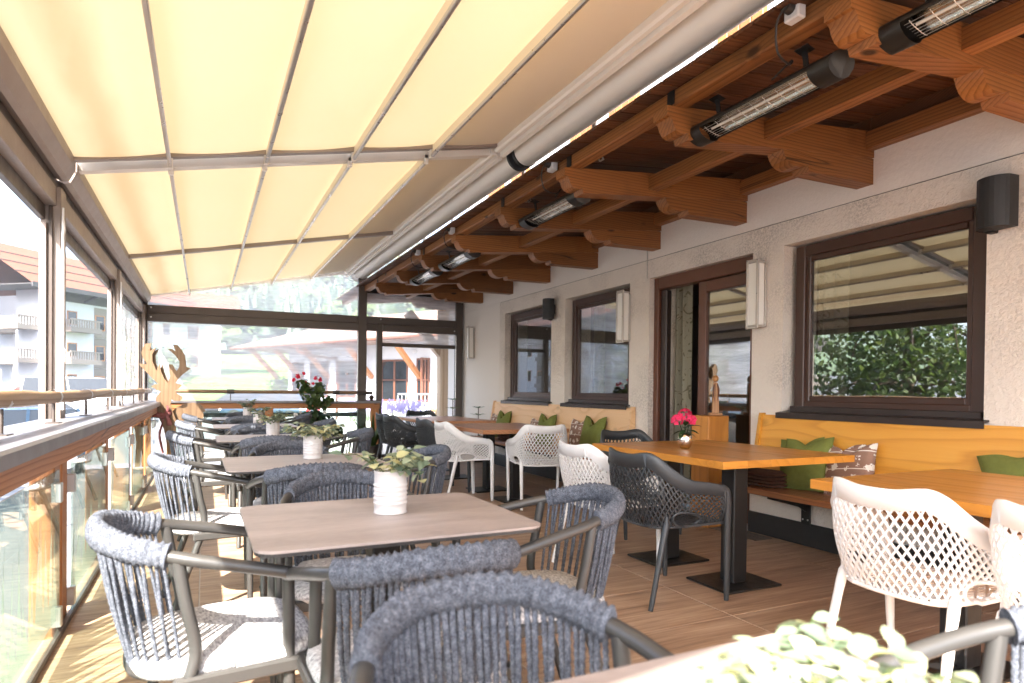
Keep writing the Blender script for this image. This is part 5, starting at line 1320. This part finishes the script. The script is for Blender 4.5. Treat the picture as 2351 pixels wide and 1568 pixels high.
for (p, q, s_, t_) in ((0,.08,.55,2.7),(.62,.7,.55,2.7),(.08,.62,2.6,2.7),(.08,.62,.55,.66),(.32,.38,.66,2.6),(.08,.62,1.6,1.65)): lv.box(9.86+.03, 9.86+.08, -p-.08-.02, -p-.02, s_, t_) if False else lv.box(9.88, 9.93, -q-.05, -p-.05, s_, t_)
cb(lv, 'open_casement', 'window_wood_red')
for u in (2.2, 5.6, 8.9): cb(MB().box(u, u+.2, -.12, -.001, 2.95, 3.1), 'wall_light', 'socket_grey')

# ------------------------------------------------------------------ courtyard between terrace and chalet
lg = thing('timber_post', 'weathered round-edged timber post outside the far door', 'post', (4.22, 11.75, 0))
MB().bbox(-.13, .13, -.12, .12, -1, 2.75, .03).build('shaft', 'log_wood', lg); MB().bar((0,0,1.75), (-.75,.0,2.6), .16, .16, (0,1,0)).build('brace', 'log_wood', lg)
lb = thing('lavender_planter', 'white stone planter full of lavender outside the far door', 'planter', (3.75,14,gz(0,14)))
MB().bbox(-.95,.7,-.3,.3,0,1.3,.02).build('box', 'white_stone', lb)
r = random.Random(4); gl, fl = MB(), MB()
for k in range(420):
    x, y = r.uniform(-.95,.65), r.uniform(-.35,.3); h = r.uniform(.25,.5); dx, dy = r.gauss(0,.1), r.gauss(0,.1); a = Vector((x,y,1.28)); b = a+Vector((dx,dy,h))
    gl.add([a+Vector((.004,0,0)), a-Vector((.004,0,0)), b], [(0,1,2)])
    for q in range(3): c = a.lerp(b, .75+.12*q); fl.add([c+Vector((.014,0,0)), c+Vector((0,.014,.03)), c-Vector((.014,0,0)), c-Vector((0,.014,.03))], [(0,1,2,3)])
gl.build('stalks', 'leaf_variegated', lb); fl.build('blossom', 'lavender_petal', lb)
st = thing('stair_railing', 'silver tube railing of the courtyard stairs', 'railing', (5.6,20,gz(0,20)))
mb = MB().tube([(0,0,1.75),(1.5,0,1.75),(2.3,0,1.0)], .03, 8).tube([(0,0,1.45),(1.5,0,1.45),(2.3,0,.7)], .02, 8)
for k in range(12): mb.tube([(k*.13,0,0),(k*.13,0,1.7)], .014 if k % 4 else .024, 6)
mb.build('rails', 'steel', st)
sheet('courtyard', 'paving', [2.0, 6, 12, 20], [10.6, 16, 22, 29], lambda x, y: gz(x, y)+.006)
def person(loc, label, hair, shirt, legs, h, rz):
    root = thing('person', label, 'person', loc, rz, 'people in the courtyard'); k = h/1.7
    P = {'hip': (0,0,.92), 'ch': (0,0,1.25), 'nk': (0,0,1.45), 'hd': (0,.01,1.52), 'ls': (-.17,0,1.4), 'rs': (.17,0,1.4), 'le': (-.24,.02,1.13), 're': (.24,.02,1.13), 'lw': (-.22,.1,.9), 'rw': (.22,.1,.9), 'lh': (-.09,0,.88), 'rh': (.09,0,.88), 'lk': (-.1,.02,.48), 'rk': (.1,.02,.48), 'la': (-.1,-.02,.07), 'ra': (.1,-.02,.07), 'lt': (-.11,.13,.03), 'rt': (.11,.13,.03)}
    rd = {'hip': .15, 'ch': .15, 'nk': .06, 'hd': .055, 'ls': .07, 'rs': .07, 'le': .045, 're': .045, 'lw': .032, 'rw': .032, 'lh': .095, 'rh': .095, 'lk': .062, 'rk': .062, 'la': .042, 'ra': .042, 'lt': .032, 'rt': .032}
    E_ = [('hip','ch'),('ch','nk'),('nk','hd'),('ch','ls'),('ch','rs'),('ls','le'),('rs','re'),('le','lw'),('re','rw'),('hip','lh'),('hip','rh'),('lh','lk'),('rh','rk'),('lk','la'),('rk','ra'),('la','lt'),('ra','rt')]
    names = list(P); me = bpy.data.meshes.new('body'); me.from_pydata([Vector(P[n_])*k for n_ in names], [(names.index(a), names.index(b)) for a, b in E_], [])
    o = bpy.data.objects.new('body', me); COL.objects.link(o); o.parent = root
    mod = o.modifiers.new('skin', 'SKIN'); o.modifiers.new('sub', 'SUBSURF').levels = 1; o.modifiers['sub'].render_levels = 2
    for i, n_ in enumerate(names): me.skin_vertices[0].data[i].radius = (rd[n_]*k, rd[n_]*k*.8)
    me.skin_vertices[0].data[0].use_root = True; me.materials.append(MATS[shirt])
    MB().ball((0,.015*k,1.6*k), .095*k, 14, 12, (.85,.98,1.2)).build('head', 'skin', root)
    hm = MB().ball((0,-.015*k,1.63*k), .104*k, 14, 10, (.9,.95,1.12)); hm.tube([(0,-.09*k,1.66*k),(0,-.15*k,1.55*k),(0,-.14*k,1.35*k)], [.05*k,.045*k,.01], 8); hm.build('hair', hair, root)
    for s in (-1, 1): MB().tube([Vector((s*.1,0,.84))*k, Vector((s*.1,.02,.48))*k, Vector((s*.1,-.02,.09))*k], [.1*k,.075*k,.06*k], 10).build('trouser_leg', legs, root)
    return root
person((5.1,15,gz(0,15)), 'blond person with tied hair and white top standing in the courtyard', 'blond_hair', 'white_shirt', 'jeans', 1.62, rad(10))
person((3.5,13,gz(0,13)), 'small brown-haired child in the courtyard beside the lavender planter', 'window_wood_red', 'white_shirt', 'white_shirt', 1.33, rad(-30))
# board fence by the hotel
fn_ = thing('board_fence', 'vertical board fence at the far left beside the hotel', 'fence', (-12.3,52,gz(0,52)))
for k in range(18): MB().bbox(-3.2+k*.2, -3.2+k*.2+.185, 0, .03, 0, 2.3+R.uniform(-.05,.05), .005).build('board', 'log_wood', fn_)
MB().bbox(-3.2,.4,.03,.09,.5,.62).bbox(-3.2,.4,.03,.09,1.7,1.82).build('rails', 'log_wood', fn_)

# ------------------------------------------------------------------ cars
def car(loc, rz, paint, label, L=4.4, Wd=1.78, H=1.45, kind='hatch', tail=False):
    root = thing('parked_car', label, 'car', loc, rz, 'cars parked outside'); hw = Wd/2
    nose = {'hatch': .28, 'suv': .3, 'van': .12}[kind]
    # loft of half sections: x along car, (half width, z) outline for body and greenhouse
    X = [-.5,-.485,-.42,-.33,-.2,0,.2,.33,.42,.485,.5]
    top = {'hatch': [.62,.8,.86,.88,.9,.91,.9,.84,.76,.66,.5], 'suv': [.7,.92,.98,1.0,1.0,1.0,1.0,.98,.92,.8,.6], 'van': [.9,1.0,1.05,1.05,1.05,1.05,1.05,1.03,1.0,.95,.7]}[kind]
    wid = [.8,.93,.98,1,1,1,1,.99,.95,.86,.7]
    b = MB(); prev = None
    for i, x in enumerate(X):
        w, t_ = hw*wid[i], top[i]; zb_ = .22 if 0 < i < 10 else .34
        ring = [(-w*.9,zb_),(-w,zb_+.1),(-w*1.0,t_*.62),(-w*.96,t_*.93),(-w*.88,t_),(0,t_+.015),(w*.88,t_),(w*.96,t_*.93),(w,t_*.62),(w,zb_+.1),(w*.9,zb_)]
        ring = [Vector((x*L, y, z)) for y, z in ring]
        if prev: n_ = len(ring); b.add(prev+ring, [(q, (q+1) % n_, n_+(q+1) % n_, n_+q) for q in range(n_)], True)
        else: b.add(ring, [tuple(range(len(ring)))])
        prev = ring
    b.add(prev, [tuple(range(len(prev)-1,-1,-1))]); b.build('body', paint, root)
    x0, x1, r0, r1 = {'hatch': (-.47,.2,-.36,.02), 'suv': (-.485,.22,-.43,.06), 'van': (-.495,.4,-.47,.27)}[kind]; bt = top[5]-.03
    g = MB().add([Vector((x0*L,-hw*.86,bt)), Vector((x1*L,-hw*.86,bt)), Vector((x1*L,hw*.86,bt)), Vector((x0*L,hw*.86,bt)), Vector((r0*L,-hw*.66,H-.05)), Vector((r1*L,-hw*.66,H-.05)), Vector((r1*L,hw*.66,H-.05)), Vector((r0*L,hw*.66,H-.05))], [(0,1,5,4),(1,2,6,5),(2,3,7,6),(3,0,4,7)]); g.build('glazing', 'car_glass', root)
    MB().grid(lambda u, v: Vector(((r0+(r1-r0)*u)*L, hw*.67*(2*v-1), H-.05+.05*math.sin(u*math.pi)**.5*(1-(2*v-1)**4))), 10, 8).build('roof', paint, root)
    for s in (-1, 1):
        for a, c in ((x0,r0),(x1,r1),((x0+x1)/2-.02,(r0+r1)/2)): MB().bar((a*L,s*hw*.865,bt), (c*L,s*hw*.665,H-.04), .03, .06, (1,0,0)).build('pillar', paint, root)
    for sx in (-.31,.31):
        for s in (-1, 1):
            wh = MB().tube([(sx*L, s*(hw-.2), .32), (sx*L, s*(hw+.005), .32)], .32, 20).build('wheel', 'tyre', root); MB().tube([(sx*L, s*(hw+.0), .32), (sx*L, s*(hw+.015), .32)], .2, 12).build('rim', 'steel', wh)
    for s in (-1, 1):
        MB().bbox(-.5*L-.012, -.46*L, s*hw*.72-.16, s*hw*.72+.16, top[1]-.22, top[1]-.06, .02).build('tail_light', 'tail_red', root); MB().bbox(.47*L, .495*L, s*hw*.66-.16, s*hw*.66+.16, .56, .68, .02).build('headlight', 'opal', root)
    return root
car((-4.35,17.2,gz(0,17.2)), rad(200), 'car_blue', 'dark blue estate car parked close behind the railing at the left edge', 4.6, 1.85, 1.47)
car((-4.0,23.5,gz(0,23.5)), rad(5), 'car_silver', 'silver car parked behind the railing between the first posts', 4.5, 1.8, 1.5)
car((-10.6,56,gz(0,56)), rad(82), 'car_red', 'dark red off-roader in front of the hotel, tail lights facing', 4.2, 1.8, 1.75, 'suv')
car((-6.2,42,gz(0,42)), rad(3), 'car_white', 'white van parked before the hotel', 5.0, 1.95, 2.0, 'van')
car((1.3,34.5,gz(0,34.5)), rad(178), 'car_black', 'dark car on the parking seen through the left of the end screen', 4.6, 1.8, 1.5)
car((2.9,33.0,gz(0,33)), rad(150), 'car_blue', 'dark car with red tail light beside the chalet, seen through the end screen', 4.4, 1.8, 1.5)
# ------------------------------------------------------------------ valley air
t = NT('haze_air'); t.n.remove(t.b); pv = t.n.new('ShaderNodeVolumePrincipled'); pv.inputs['Color'].default_value = (.86,.92,1,1); pv.inputs['Density'].default_value = .001; pv.inputs['Anisotropy'].default_value = .2
t.t.links.new(pv.outputs[0], t.out.inputs['Volume'])
hzb = MB().box(-1700, 1700, -900, 700, -3.5, 132).build('haze', 'haze_air'); tag(hzb, kind='stuff')
